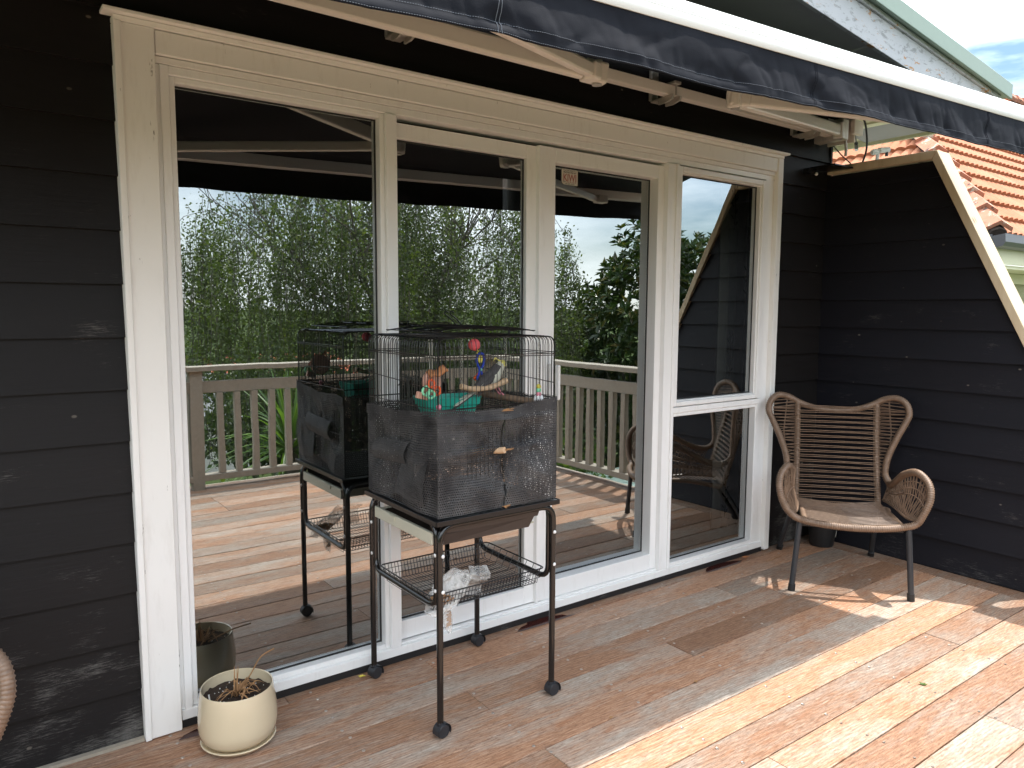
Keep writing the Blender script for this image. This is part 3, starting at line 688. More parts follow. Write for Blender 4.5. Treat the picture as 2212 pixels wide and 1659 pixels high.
text('KIWI', cxs, sz0+.0165, .043, M['inkr'], .82, bold=.001); text('09 525 4102', cxs, sz0+.0025, .0078, M['ink'], 1.3)
mb = MB(); mb.box(sx0+.007, sx0+.022, SY-.0008, SY-.0002, sz0+.011, sz0+.015); mb.build('printed_block', M['inkg'], st)
for i in range(6): mb = MB(); x = sx0+.027+i*.0095; mb.add([(x, SY-.0009, sz0+.0105), (x+.007, SY-.0009, sz0+.0105), (x+.0035, SY-.0009, sz0+.0155)], [(0,1,2)]); mb.build('printed_mark', M['inkr'], st)

# ================================================================== AWNING
aw = thing('folding_arm_awning', 'half extended retractable awning with charcoal canvas, white front bar and folding arms', 'awning')
AX0, AX1 = -1.0, 4.02
ya = lambda x: -1.165-.0147*x
zb = lambda x: 1.997+.030*x
def extr(prof, x0, x1, name, m, n=1, smooth=35):
    mb = MB(); k = len(prof)
    vs = []
    for i in range(n+1):
        x = x0+(x1-x0)*i/n; vs += [(x, ya(x)+p[0], zb(x)+p[1]) for p in prof]
    fs = [(i*k+j, (i+1)*k+j, (i+1)*k+(j+1) % k, i*k+(j+1) % k) for i in range(n) for j in range(k)]+[tuple(range(k)), tuple(reversed(range(n*k, (n+1)*k)))]
    mb.add(vs, fs); return mb.build(name, m, aw, smooth=smooth)
extr([(0, 0), (-.004, .006), (-.006, .016), (-.006, .026), (-.0045, .0265), (-.0045, .028), (-.0062, .0285), (-.0062, .031), (-.0045, .0315), (-.0045, .033), (-.0062, .0335), (-.006, .046), (0, .058), (.010, .062), (.045, .062), (.055, .054), (.055, .004), (.045, 0)], AX0, AX1, 'front_bar', M['bar'])
for xe in (AX0-.006, AX1): mb = MB(); mb.box(xe, xe+.006, ya(xe)-.008, ya(xe)+.058, zb(xe)-.003, zb(xe)+.066); mb.build('end_cap', M['alu'], aw, bevel=.002)
# valance: wrinkled cloth hanging from the bar
seams = [.91-1.1, .91, 2.01, 3.11]
def val(u, v):
    x = AX0+(AX1-AX0)*u; h = .128+.0035*math.sin(x*4.1+1)+.0015*math.sin(x*13)
    ds = min(abs(x-s_) for s_ in seams)
    z = zb(x)+.004-h*v
    pw = v**.8
    xd = x-v*.075
    rg = lambda k, sd: (1-min(1, abs(noise.noise((xd*k, v*.9+sd, sd)))*4.5))**2
    w = noise.noise((xd*3.0, v*1.0, 3.0))*.020+noise.noise((xd*8, v*1.6, 8.0))*.010
    w += .0070*rg(4.5, 2.3)+.0040*rg(9.0, 7.1)+.0018*rg(17.0, 4.4)+noise.noise((x*30+v*9, v*6, 1.0))*.0016
    w += .010*math.exp(-(ds/.03)**2)*math.sin(v*9+x)
    z += .003*math.exp(-(ds/.05)**2)*v
    return (x, ya(x)+.004-.006*v+w*pw*(.4 if v > .85 else 1), z)
mb = MB(); mb.grid(val, 620, 16); o = mb.build('valance', M['fabric'], aw, smooth=180)
sd = o.modifiers.new('thick', 'SOLIDIFY'); sd.thickness = .0012
def along(v, off=-.0022, n=900, dash=True):
    mb = MB(); i = 0
    while i < n:
        a = val(i/n, v); b = val((i+.62)/n, v); mb.bar((a[0], a[1]+off, a[2]), (b[0], b[1]+off, b[2]), .0008, .0011); i += 1
    return mb
m1 = along(.80); m2 = along(.97); m2.v, m2.f, m2.m
for q in (m1, m2): q.build('stitching', M['thread'], aw)['kind'] = 'stuff'
for s_ in seams[1:]:
    mb = MB(); u = (s_-AX0)/(AX1-AX0)
    for du in (-.0009, .0009):
        pts = [Vector(val(u+du, v/14)) + Vector((0, -.0018, 0)) for v in range(15)]; mb.tube(pts, .0009, 4)
    mb.build('seam', M['thread'] if s_ < 1 else M['fabric'], aw)
# canopy cloth
zr = lambda x: 2.405+.006*x
def can(u, v):
    x = AX0+.03+(AX1-AX0-.06)*u; y = ya(x)+.05+(-.125-ya(x)-.05)*v; z = (zb(x)+.055)*(1-v)+(zr(x)+.035)*v-.018*math.sin(math.pi*v)+.003*noise.noise((x*2, v*3, 0))
    return (x, y, z)
mb = MB(); mb.grid(can, 60, 14); o = mb.build('canopy', M['fabric'], aw, smooth=180); sd = o.modifiers.new('thick', 'SOLIDIFY'); sd.thickness = .0015
mb = MB(); mb.tube([(AX0, -.125, zr(AX0)), (AX1-.03, -.125, zr(4))], .036, 16); mb.build('roller', M['fabric'], aw, smooth=60)
mb = MB(); mb.box(AX0+.1, 4.015, -.128, -.085, 2.300, 2.345); mb.build('torsion_bar', M['alu'], aw, bevel=.003)
for xb in (.05, 1.27, 2.60, 3.70):
    e = bpy.data.objects.new('wall_bracket', None); col.objects.link(e); e.parent = aw
    mb = MB(); mb.box(xb-.022, xb+.022, -.015, .004, 2.300, 2.44); mb.box(xb-.030, xb+.030, -.088, -.0155, 2.287, 2.298); mb.build('bracket_plate', M['galv'], e, bevel=.003)
    for dx in (-.028, .020):
        mb = MB(); mb.add([(xb+dx, -.15, 2.298), (xb+dx, -.06, 2.298), (xb+dx, -.06, 2.270), (xb+dx, -.10, 2.270), (xb+dx, -.145, 2.28)]+[(xb+dx+.009, -.15, 2.298), (xb+dx+.009, -.06, 2.298), (xb+dx+.009, -.06, 2.270), (xb+dx+.009, -.10, 2.270), (xb+dx+.009, -.145, 2.28)],
            [(0,1,2,3,4),(9,8,7,6,5)]+[(i, 5+i, 5+(i+1) % 5, (i+1) % 5) for i in range(5)]); mb.build('bracket_claw', M['galv'], e)
    mb = MB(); mb.tube([(xb, -.142, 2.30), (xb, -.142, 2.352)], .004, 8); mb.box(xb-.02, xb+.02, -.152, -.08, 2.3455, 2.357); mb.build('clamp', M['galv'], e, bevel=.001)
def arm(sh_, el, fr_, nm):
    e = bpy.data.objects.new('folding_arm', None); col.objects.link(e); e.parent = aw
    sh_, el, fr_ = Vector(sh_), Vector(el), Vector(fr_)
    d = (el-sh_).normalized(); mb = MB(); mb.bar(sh_+d*.07, el-d*.05, .034, .058); mb.build('upper_arm', M['alu'], e, bevel=.008)
    d2 = (fr_-el).normalized(); mb = MB(); mb.bar(el+d2*.05, fr_-d2*.03, .030, .044); mb.build('forearm', M['alu'], e, bevel=.008)
    mb = MB(); mb.bar(el-d*.052, el+d*.030, .050, .066); mb.bar(el-d2*.03, el+d2*.052, .044, .056); mb.build('elbow', M['alu'], e, bevel=.008)
    mb = MB(); mb.tube([el+Vector((0,0,-.038)), el+Vector((0,0,.038))], .017, 12); mb.build('elbow_pin', M['galv'], e, smooth=40)
    mb = MB(); mb.bar(sh_-d*.045, sh_+d*.072, .055, .085); mb.box(sh_.x-.03, sh_.x+.03, sh_.y-.03, -.02, sh_.z-.05, sh_.z+.06); mb.build('shoulder', M['galv'], e, bevel=.006)
    mb = MB(); mb.box(fr_.x-.04, fr_.x+.04, fr_.y-.01, fr_.y+.05, fr_.z-.025, fr_.z+.025); mb.build('front_joint', M['alu'], e, bevel=.005)
arm((3.90, -.16, 2.325), (2.33, -.67, 2.125), (3.47, -1.14, 2.085), 'r')
arm((.12, -.16, 2.30), (1.68, -.63, 2.105), (.50, -1.11, 2.03), 'l')
e = bpy.data.objects.new('end_bracket', None); col.objects.link(e); e.parent = aw
mb = MB(); mb.box(4.022, 4.032, -.17, -.01, 2.28, 2.45); mb.build('side_plate', M['alu'], e, bevel=.002)
mb = MB(); mb.box(3.97, 4.06, -.20, -.175, 2.315, 2.39); mb.build('cover_plate', M['alu'], e, bevel=.003)
mb = MB(); mb.tube([(3.985, -.14, 2.30), (3.99, -.145, 2.235), (3.995, -.14, 2.205)], .008, 8); mb.build('crank_eye', M['galv'], e, smooth=60)
# cables at the wall corner
cb = MB(); cb.tube(smoothpath([(4.12, -.10, 2.45), (4.16, -.14, 2.43), (4.22, -.13, 2.36), (4.26, -.11, 2.27), (4.25, -.08, 2.17), (4.20, -.05, 2.05)], 8), .0055, 8)
tag(cb.build('cable', M['cable'], smooth=60), 'thick black cable looping down behind the screen from the eave corner', 'cable')
cb = MB(); cb.tube(smoothpath([(4.13, -.08, 2.44), (4.20, -.06, 2.40), (4.30, -.02, 2.37), (4.38, .02, 2.35)], 8), .004, 8); c2_ = thing('cable_with_plug', 'black cable ending in a small white plug under the cream eave', 'cable')
cb.build('lead', M['cable'], c2_, smooth=60); mb = MB(); mb.tube([(4.37, .015, 2.351), (4.42, .04, 2.338)], .011, 10); mb.build('sleeve', M['cable'], c2_, smooth=40); mb = MB(); mb.tube([(4.42, .04, 2.338), (4.44, .05, 2.330)], .012, 10); mb.build('plug', M['whitep'], c2_, smooth=40)
cb = MB(); cb.tube(smoothpath([(4.10, .00, 2.30), (4.16, -.02, 2.25), (4.24, -.04, 2.20), (4.30, -.06, 2.13)], 8), .0035, 8)
tag(cb.build('cable', M['cable'], smooth=60), 'thin black cable slanting down across the gap beside the house corner', 'cable')
#@@OBJ@@
# ================================================================== CAGE STAND
X0, X1, YF, YK = 1.148, 1.592, -.530, -.066
cs = thing('cage_stand', 'black tubular steel cage stand on four castors with a wire basket below', 'stand', ((X0+X1)/2, (YF+YK)/2, 0))
ox, oy = (X0+X1)/2, (YF+YK)/2
def L(p): return (p[0]-ox, p[1]-oy, p[2])
def tubeo(pts, r, name, m, par, seg=10, closed=False, **k):
    mb = MB(); mb.tube([L(p) for p in pts], r, seg, closed); return mb.build(name, m, par, smooth=50, **k)
for y, nm in ((YF-.004, 'front'), (YK+.004, 'back')):
    P = rounded([(X0-.004, y, .052), (X0-.004, y, .683), (X1+.004, y, .683), (X1+.004, y, .052)], .055, 6)
    tubeo(P, .0105, 'leg_hoop', M['tubeb'], cs)
for x in (X0-.002, X1+.002):
    P = rounded([(x, YF+.018, .42), (x, YF+.018, .688), (x, YK-.018, .688), (x, YK-.018, .42)], .05, 6, True)
    tubeo(P, .0095, 'side_hoop', M['tubeb'], cs, closed=True)
sm = MB(); sm.sphere((0, 0, 0), .0062, 10, 6, (1, .55, 1)); smm = sm.mesh('screw_cap', M['whitep'], 60)
for x in (X0+.001, X1+.002):
    for z in (.592, .478): link('screw_cap', smm, cs, loc=L((x, YF-.0165, z)))
for y in (YF+.02, YK-.02):
    for z in (.592, .478): link('screw_cap', smm, cs, loc=L((X0-.013, y-.012*(1 if y < -.3 else -1), z)), rot=(0, 0, R(90)))
# castors
def caster_meshes():
    wheel = MB()
    prof = [(0, -.013), (.020, -.013), (.0235, -.009), (.0235, .009), (.020, .013), (0, .013)]
    wheel.lathe(prof, seg=20); hood = MB(); n = 12
    vs = []
    for sgn in (-.015, .015):
        for i in range(n+1):
            a = R(-25+220*i/n); vs += [(.0265*math.cos(a), sgn, .0265*math.sin(a))]
    hood.add(vs, [(i, i+1, n+2+i, n+1+i) for i in range(n)])
    hood.tube([(-.006, 0, .018), (-.006, 0, .034)], [.011, .009], 10); hood.box(-.018, .010, -.0055, .0055, -.004, .024)
    hub = MB(); hub.lathe([(0, -.0142), (.014, -.0142), (.0145, -.0132)], seg=16)
    return wheel.mesh('wheel', M['caster'], 40), hood.mesh('hood', M['caster'], 40), hub.mesh('hub', M['rubber'], 40)
wm, hm, hbm = caster_meshes()
for (x, y, a) in ((X0-.004, YF-.004, -4), (X1+.004, YF-.004, -12), (X0-.004, YK+.004, 0), (X1+.004, YK+.004, -8)):
    e = bpy.data.objects.new('castor', None); col.objects.link(e); e.parent = cs; e.location = L((x+.006*math.cos(R(a)), y, .0238)); e.rotation_euler = (0, 0, R(a+12))
    for dy in (-.0135, .0135): link('wheel', wm, e, loc=(0, dy*.0+ (0 if dy < 0 else 0), 0), rot=(R(90), 0, 0)) if dy < 0 else None
    h = link('hood', hm, e)
# basket
bk = bpy.data.objects.new('wire_basket', None); col.objects.link(bk); bk.parent = cs
bx0, bx1, by0, by1, bz0, bz1 = X0+.012, X1-.012, YF+.045, YK-.06, .392, .447
mb = MB(); rim = rounded([(bx0-.02, by0, bz1), (bx1+.02, by0, bz1), (bx1+.02, by1, bz1), (bx0-.02, by1, bz1)], .02, 4, True)
mb.tube([L(p) for p in rim], .0026, 6, True); mb.build('rim', M['wire'], bk, smooth=60)
mb = MB(); ins = .018
for i in range(34):
    x = bx0+(bx1-bx0)*i/33; mb.tube([L(p) for p in [(x, by0, bz1), (x, by0+ins, bz0), (x, by1-ins, bz0), (x, by1, bz1)]], .0012, 4)
for i in range(9):
    y = by0+ins+(by1-by0-2*ins)*i/8; mb.tube([L(p) for p in [(bx0-.018, y, bz1), (bx0+.01, y, bz0), (bx1-.01, y, bz0), (bx1+.018, y, bz1)]], .0014, 4)
for zf in (.35, .7):
    z = bz0+(bz1-bz0)*zf; q = ins*(1-zf); mb.tube([L(p) for p in [(bx0-.01, by0+q, z), (bx1+.01, by0+q, z), (bx1+.01, by1-q, z), (bx0-.01, by1-q, z)]], .0012, 4, True)
mb.build('grid_wires', M['wire'], bk)
# bag of seed in the basket
bg_ = thing('seed_bag', 'crumpled clear plastic bag with a little brown seed lying in the wire basket', 'plastic bag', (1.21, -.44, .40))
def bagf(u, v):
    t_ = 2*math.pi*u; zz = v
    r_ = .052*(math.sin(math.pi*min(1, v*1.0+.06))**.55)*(1+.25*noise.noise((u*6, v*5, 2)))
    ax = Vector((-.055+.16*v, -.01, .0+.075*v))
    return ax+Vector((math.cos(t_)*r_*.75, math.sin(t_)*r_*.5, math.sin(t_+.5)*r_))+Vector((noise.noise((u*9, v*9, 1)), noise.noise((u*9, v*9, 5)), noise.noise((u*9, v*9, 9))))*.012
mb = MB(); mb.grid(bagf, 28, 18); mb.build('bag_body', M['bag'], bg_, smooth=180)
mb = MB(); mb.grid(lambda u, v: Vector((.085+.05*v*(1), -.015+.02*math.sin(u*7), .055))+Vector((.02*(u-.5)+.02*v, noise.noise((u*8, v*5, 3))*.02, .07*(u-.5)-.01*v))*1.3, 14, 6); mb.build('bag_mouth', M['bag'], bg_, smooth=180)
mb = MB(); mb.grid(lambda u, v: Vector((.005+.018*math.cos(u*6.283)*math.sin(3.0*min(1, v+.05))**.6+.01*v, -.015+.014*math.sin(u*6.283), -.012-.088*v+.004*math.sin(u*20))), 18, 12); mb.build('bag_corner', M['bag'], bg_, smooth=180)
mb = MB()
for i in range(160):
    a, b = rnd.gauss(0, 1), rnd.gauss(0, 1); c = (-.01+a*.020, -.012+b*.010, .012+rnd.uniform(-.012, .016)) if i < 110 else (.015+rnd.uniform(-.006, .006), -.016, -.02-rnd.random()*.06)
    mb.sphere(c, .0042, 5, 3, (1.3, .8, .8))
mb.build('seed', M['straw'], bg_)['kind'] = 'stuff'

# ================================================================== BIRD CAGE
cg = thing('bird_cage', 'black wire bird cage standing on the wheeled stand, lower half wrapped in dark mesh', 'bird cage', (ox, oy, .70))
def C_(p): return (p[0]-ox, p[1]-oy, p[2]-.70)
cx0, cx1, cy0, cy1, zb_, zt = 1.140, 1.592, -.536, -.066, .705, 1.262
# base rim and tray
mb = MB(); mb.box(*[v for v in (cx0-.016-ox, cx1+.016-ox, cy0-.016-oy, cy1+.016-oy, -.004, .004)])
mb.box(cx0-.016-ox, cx1+.016-ox, cy0-.019-oy, cy0-.016-oy, -.010, .006); mb.box(cx0-.019-ox, cx0-.016-ox, cy0-.016-oy, cy1+.016-oy, -.010, .006); mb.box(cx1+.016-ox, cx1+.019-ox, cy0-.016-oy, cy1+.016-oy, -.010, .006)
mb.build('base_rim', M['wire'], cg, bevel=.001)
mb = MB(); a0, a1 = cx0+.02-ox, cx1-.035-ox
mb.add([(a0, YF+.012-oy, -.012), (a1, YF+.012-oy, -.012), (a1-.012, YF+.017-oy, -.050), (a0, YF+.017-oy, -.050), (a0, YF+.014-oy, -.050), (a1-.020, YF+.024-oy, -.050), (a1-.040, YF+.030-oy, -.088), (a0, YF+.030-oy, -.088),
        (a0, YF+.19-oy, -.088), (a1-.040, YF+.19-oy, -.088), (a1, YF+.16-oy, -.012)], [(3,2,1,0), (7,6,5,4), (8,9,6,7), (2,5,6,9,10,1)])
o = mb.build('base_tray', M['trayb'], cg); sd = o.modifiers.new('t', 'SOLIDIFY'); sd.thickness = .003
tr = bpy.data.objects.new('slide_tray', None); col.objects.link(tr); tr.parent = cg
q0 = cx0+.004-ox
mb = MB(); mb.box(q0-.008, q0+.004, YF+.03-oy, YK-.035-oy, -.082, -.044); mb.box(q0+.004, q0+.40, YF+.035-oy, YK-.04-oy, -.080, -.074); mb.box(q0+.004, q0+.40, YK-.045-oy, YK-.04-oy, -.074, -.05); mb.box(q0-.012, q0-.008, -.26-oy, -.20-oy, -.062, -.046)
mb.build('tray_body', M['trayc'], tr, bevel=.002)
mb = MB(); mb.grid(lambda u, v: (q0+.006+.39*u, YF+.04-oy+.38*v, -.058+.006*noise.noise((u*14, v*14, 0))), 24, 24); mb.build('litter', M['soil'], tr, smooth=180)
# wire walls
bars = 27; WR = .00135
def wall_panel(face):
    mb = MB(); n = bars
    for i in range(n+1):
        t_ = i/n; r_ = .030
        if face in 'FB':
            x = cx0+.012+(cx1-cx0-.024)*t_; y = cy0 if face == 'F' else cy1; s_ = 1 if face == 'F' else -1
            P = rounded([(x, y, zb_), (x, y, zt), (x, y+s_*.05, zt)], r_, 3)
        else:
            y = cy0+.012+(cy1-cy0-.024)*t_; x = cx0 if face == 'L' else cx1; s_ = 1 if face == 'L' else -1
            P = rounded([(x, y, zb_), (x, y, zt), (x+s_*.05, y, zt)], r_, 3)
        mb.tube([C_(p) for p in P], WR, 4, cap=False)
    for z, r_ in ((zb_+.004, .0018), (1.045, .0013), (1.118, .0015) if face in 'LR' else (1.043, .0013), (1.203, .0016), (1.209, .0016), (.87, .0013)):
        if face in 'FB': y = (cy0 if face == 'F' else cy1)-(.002 if face == 'F' else -.002); mb.tube([C_((cx0, y, z)), C_((cx1, y, z-.004*(z > 1.2)))], r_, 5)
        else: x = (cx0 if face == 'L' else cx1)-(.002 if face == 'L' else -.002); mb.tube([C_((x, cy0, z-(.012 if z == 1.118 else 0))), C_((x, cy1, z+(.012 if z == 1.118 else 0)))], r_, 5)
    mb.build('wire_panel', M['wire'], cg)
for f_ in 'FBLR': wall_panel(f_)
for x, y in ((cx0, cy0), (cx1, cy0), (cx1, cy1), (cx0, cy1)):
    sx_ = 1 if x == cx0 else -1; sy_ = 1 if y == cy0 else -1
    P = rounded([(x, y, zb_), (x, y, zt), (x+sx_*.06, y+sy_*.0, zt)], .03, 4); mb = MB(); mb.tube([C_(p) for p in P], .0026, 6); mb.build('corner_wire', M['wire'], cg, smooth=60)
mb = MB()
for i in range(bars-2):
    x = cx0+.028+(cx1-cx0-.056)*i/(bars-3); mb.tube([C_((x, cy0+.045, zt)), C_((x, cy1-.045, zt))], WR, 4, cap=False)
for y in (cy0+.03, cy0+.048, (cy0+cy1)/2, cy1-.048, cy1-.03): mb.tube([C_((cx0+.02, y, zt+.001)), C_((cx1-.02, y, zt+.001))], .0018, 5)
for x in (cx0+.03, cx1-.03): mb.tube([C_((x, cy0+.03, zt+.001)), C_((x, cy1-.03, zt+.001))], .0018, 5)
mb.build('roof_wires', M['wire'], cg)
lid = bpy.data.objects.new('roof_hatch', None); col.objects.link(lid); lid.parent = cg
mb = MB(); lz = lambda x: zt+.006+.024*(1-((x-1.37)/.24)**2)
for i in range(17):
    y = cy0+.06+(cy1-cy0-.12)*i/16; mb.tube([C_((cx0+.04+(cx1-cx0-.08)*k/8, y, lz(cx0+.04+(cx1-cx0-.08)*k/8)+.004*math.sin(i))) for k in range(9)], WR, 4, cap=False)
for x in (cx0+.04, 1.30, 1.43, cx1-.04): mb.tube([C_((x, cy0+.055, lz(x)+.002)), C_((x, cy1-.055, lz(x)+.002))], .0017, 5)
mb.build('hatch_wires', M['wire'], lid)
for (xa, xb2, y, z) in ((1.345, 1.447, -.10, 1.300), (1.385, 1.485, -.43, 1.290)):
    P = rounded([(xa+.012, y, z-.022), (xa-.006, y, z), (xb2, y, z), (xb2-.014, y-.01, z-.026)], .006, 3); mb = MB(); mb.tube([C_(p) for p in P], .0025, 6); mb.build('hatch_handle', M['wire'], lid, smooth=60)
for xx in (0, .022):
    P = smoothpath([(1.388+xx, -.25, 1.290), (1.368+xx, -.25, 1.312), (1.340+xx, -.25, 1.333), (1.342+xx, -.25, 1.343), (1.352+xx, -.25, 1.338)], 5); mb = MB(); mb.tube([C_(p) for p in P], .0025, 6); mb.build('hatch_hook', M['wire'], lid, smooth=60)
# left side door hook details
mb = MB(); mb.tube([C_(p) for p in [(cx0-.006, -.36, 1.125), (cx0-.006, -.36, 1.07), (cx0-.006, -.335, 1.068), (cx0-.006, -.335, 1.122)]], .0016, 5); mb.tube([C_(p) for p in smoothpath([(cx0-.004, -.30, 1.12), (cx0-.01, -.31, 1.108), (cx0-.004, -.29, 1.102)], 5)], .0022, 5)
mb.tube([C_(p) for p in [(cx0-.004, -.352, 1.205), (cx0-.006, -.352, 1.10)]], .0022, 5); mb.build('side_latch', M['wire'], cg)
# mesh wrap
mw_ = MB(); per = [(cx0-.006, cy1+.006), (cx0-.006, cy0-.008), (cx1+.008, cy0-.008), (cx1+.008, cy1+.006), (cx0-.006, cy1+.006)]
def wrap(u, v):
    # u 0..4 around, v 0..1 up
    i = min(3, int(u)); f = u-i; a, b = per[i], per[i+1]
    x, y = a[0]+(b[0]-a[0])*f, a[1]+(b[1]-a[1])*f
    # soft corners
    cxm, cym = (cx0+cx1)/2, (cy0+cy1)/2
    topz = [1.018+.027*f-.012*math.sin(math.pi*f), 1.047-.020*math.sin(math.pi*f)**1.3+.012*f, 1.059-.02*f, 1.039-.02*f][i]
    topz += .010*noise.noise((x*9, y*9, 4))+.004*noise.noise((x*30, y*30, 7)); z = .712+(topz-.712)*v
    n_ = [(-1, 0), (0, -1), (1, 0), (0, 1)][i]
    e_ = min(f, 1-f); k_ = min(1, e_*7)
    q_ = x+y+z*.8; d = (noise.noise((x*6, y*6, z*6))*.030+.010*(1-min(1, abs(noise.noise((q_*6, z*5, 2)))*4))**2+.008*(1-min(1, abs(noise.noise((q_*11-z*9, z*8, 5)))*4))**2+noise.noise((x*26, y*26, z*20))*.004)*k_*(.25+.75*math.sin(math.pi*min(1, v*1.05)))
    d += .010*k_*math.exp(-((z-.905)/.012)**2)*(1 if i == 1 else .3)
    if i == 1: d += .010*math.exp(-((z-1.0)/.012)**2)*k_-.006*math.exp(-((x-1.385)/.01)**2)
    if i == 0: d += .012*math.sin(f*9+1)*k_*(1-v)
    return (x+n_[0]*d, y+n_[1]*d, z)
def uvgrid(name, fn, u0, u1, nu, nv, parent, v0=0, v1=1, wscale=.49, hscale=.33, mats=None):
    mb = MB(); mb.grid(lambda a, b: C_(fn(u0+(u1-u0)*a, v0+(v1-v0)*b)), nu, nv); me = mb.mesh(name, M['mesh'] if mats is None else mats, 180)
    uvl = me.uv_layers.new(name='UVMap'); vv = [(u0+(u1-u0)*(i % (nu+1))/nu, v0+(v1-v0)*(i//(nu+1))/nv) for i in range((nu+1)*(nv+1))]
    for lp in me.loops: a, b = vv[lp.vertex_index]; uvl.data[lp.index].uv = (a*wscale, b*hscale)
    return link(name, me, parent)
sk = bpy.data.objects.new('mesh_wrap', None); col.objects.link(sk); sk.parent = cg
uvgrid('mesh_cloth', wrap, 0, 1.530, 110, 34, sk)
uvgrid('mesh_cloth', wrap, 1.543, 4, 150, 34, sk)
uvgrid('mesh_hem', lambda u, v: tuple(a+b for a, b in zip(wrap(u, v), ((-.004 if u < 1 else 0), (-.004 if 1 <= u < 2 else 0), 0))), 0, 4, 160, 3, sk, .90, 1.012)
# folded flap on the left side, and overlapping layer
def flap(u, v):
    y = -.50+.19*u; z = .90-.10*v; b = .020*math.sin(math.pi*v)+.006; return (cx0-.012-b*(1-.5*u)-.01*math.sin(u*3), y+.03*v, z)
uvgrid('mesh_fold', lambda u, v: (cx0-.014-.022*math.sin(math.pi*(.1+.85*v)), -.37+.23*u-.02*v, .855+.075*v-.015*u), 0, 1, 20, 12, sk, 0, 1, .23, .10)
uvgrid('mesh_fold', lambda u, v: (cx0-.020-.010*math.sin(3*v+2*u)-.004*u, -.51+.17*u+.03*(1-v), .735+.15*v+.02*u), 0, 1, 20, 12, sk, 0, 1, .17, .16)
mb = MB()
for zz in (1.03, .903, .716):
    for q in range(7): a = rnd.uniform(-1, 1); mb.tube([C_((1.375+rnd.uniform(-.012, .012), cy0-.018, zz+rnd.uniform(-.003, .003))), C_((1.392+rnd.uniform(-.012, .02), cy0-.020, zz+rnd.uniform(-.006, .006)))], .0009, 4)
mb.build('tie_wire', M['straw'], cg)

# ---- things in the cage
def bar_obj(name, label, cat, pts, r, m, group=None):
    mb = MB(); mb.tube(pts, r, 10); return tag(mb.build(name, m, smooth=60), label, cat)
def chain(mb, a, b, link_=.012, w=.0035):
    a, b = Vector(a), Vector(b); n = max(2, int((b-a).length/(link_*.78))); d = (b-a)/n
    for i in range(n):
        c = a+d*(i+.5); s_ = Vector((w, 0, 0)) if i % 2 else Vector((0, w, 0)); h = d.normalized()*link_*.5
        mb.tube([c-h, c-h*.6+s_, c+h*.6+s_, c+h, c+h*.6-s_, c-h*.6-s_], .0010, 4, True)
sw = thing('swing_perch', 'curved pale wooden swing perch hanging on two chains in the cage, before the bird', 'perch', (1.424, -.37, 1.26))
def S_(p): return (p[0]-1.424, p[1]+.37, p[2]-1.26)
P = smoothpath([(1.325, -.37, 1.094), (1.365, -.37, 1.084), (1.42, -.37, 1.081), (1.47, -.37, 1.089), (1.515, -.37, 1.104)], 6)
mb = MB(); mb.tube([S_(p) for p in P], [.0095+.0012*math.sin(i*.9) for i in range(len(P))], 12); mb.build('perch_stick', M['perch'], sw, smooth=60)
for xa, xb2 in ((1.331, 1.329), (1.510, 1.513)): mb = MB(); chain(mb, S_((xb2, -.37, 1.104)), S_((xa, -.37, 1.258))); mb.build('chain', M['chain'], sw)
bar_obj('branch_perch', 'brown natural branch perch slanting to the right side of the cage under the bird', 'perch', smoothpath([(1.49, -.17, 1.046), (1.53, -.27, 1.041), (1.565, -.38, 1.035), (1.605, -.50, 1.03)], 5), .0115, M['branch'])
bar_obj('dowel_perch', 'pale dowel perch end poking through the slit in the mesh', 'perch', [(1.325, -.45, .884), (1.374, -.556, .902)], .0105, M['perch'])
# green tub
tb = MB(); tx, ty, tz = 1.335, -.27, .99
def ring(w, d, z): return rounded([(-w, -d, z), (w, -d, z), (w, d, z), (-w, d, z)], .012, 3, True)
rings = [ring(.085, .045, 0), ring(.094, .052, .032), ring(.100, .057, .034), ring(.106, .062, .062), ring(.102, .058, .062), ring(.084, .044, .004)]
vs = [p for r_ in rings for p in r_]; n = len(rings[0]); tb.add([tuple(p) for p in vs], [(i*n+k, i*n+(k+1) % n, (i+1)*n+(k+1) % n, (i+1)*n+k) for i in range(len(rings)-1) for k in range(n)]+[tuple(range(n)), tuple(5*n+k for k in range(n))])
tag(tb.build('food_tub', M['teal'], loc=(tx, ty, tz), rot=(0, 0, R(-6)), smooth=35), 'teal green plastic tub hanging inside the cage behind the mesh edge', 'food tub')
# toys
t1 = thing('chew_toy', 'hanging toy of pinkish wood, bark chip and orange and mint loops', 'bird toy', (1.185, -.42, 1.26))
def T1(p): return (p[0]-1.185, p[1]+.42, p[2]-1.26)
mb = MB(); mb.tube([T1((1.176, -.42, 1.262)), T1((1.180, -.42, 1.20)), T1((1.178, -.42, 1.15))], .0016, 5); mb.tube([T1((1.188, -.42, 1.262)), T1((1.188, -.42, 1.13))], .0012, 4); mb.build('cord', M['chain'], t1)
mb = MB(); mb.lathe([(0, -.010), (.036, -.010), (.041, -.005), (.041, .005), (.036, .010), (0, .010)], seg=20); mb.build('wood_disc', M['driftpink'], t1, smooth=40, loc=T1((1.188, -.415, 1.118)), rot=(R(90), R(10), R(20)))
mb = MB(); mb.grid(lambda u, v: (-.032+.064*u, -.022+.03*v, .006*math.sin(u*9)+.01*u), 12, 3); o = mb.build('bark_chip', M['barkor'], t1, smooth=180, loc=T1((1.195, -.43, 1.154)), rot=(R(30), R(-8), 0)); o.modifiers.new('t', 'SOLIDIFY').thickness = .006
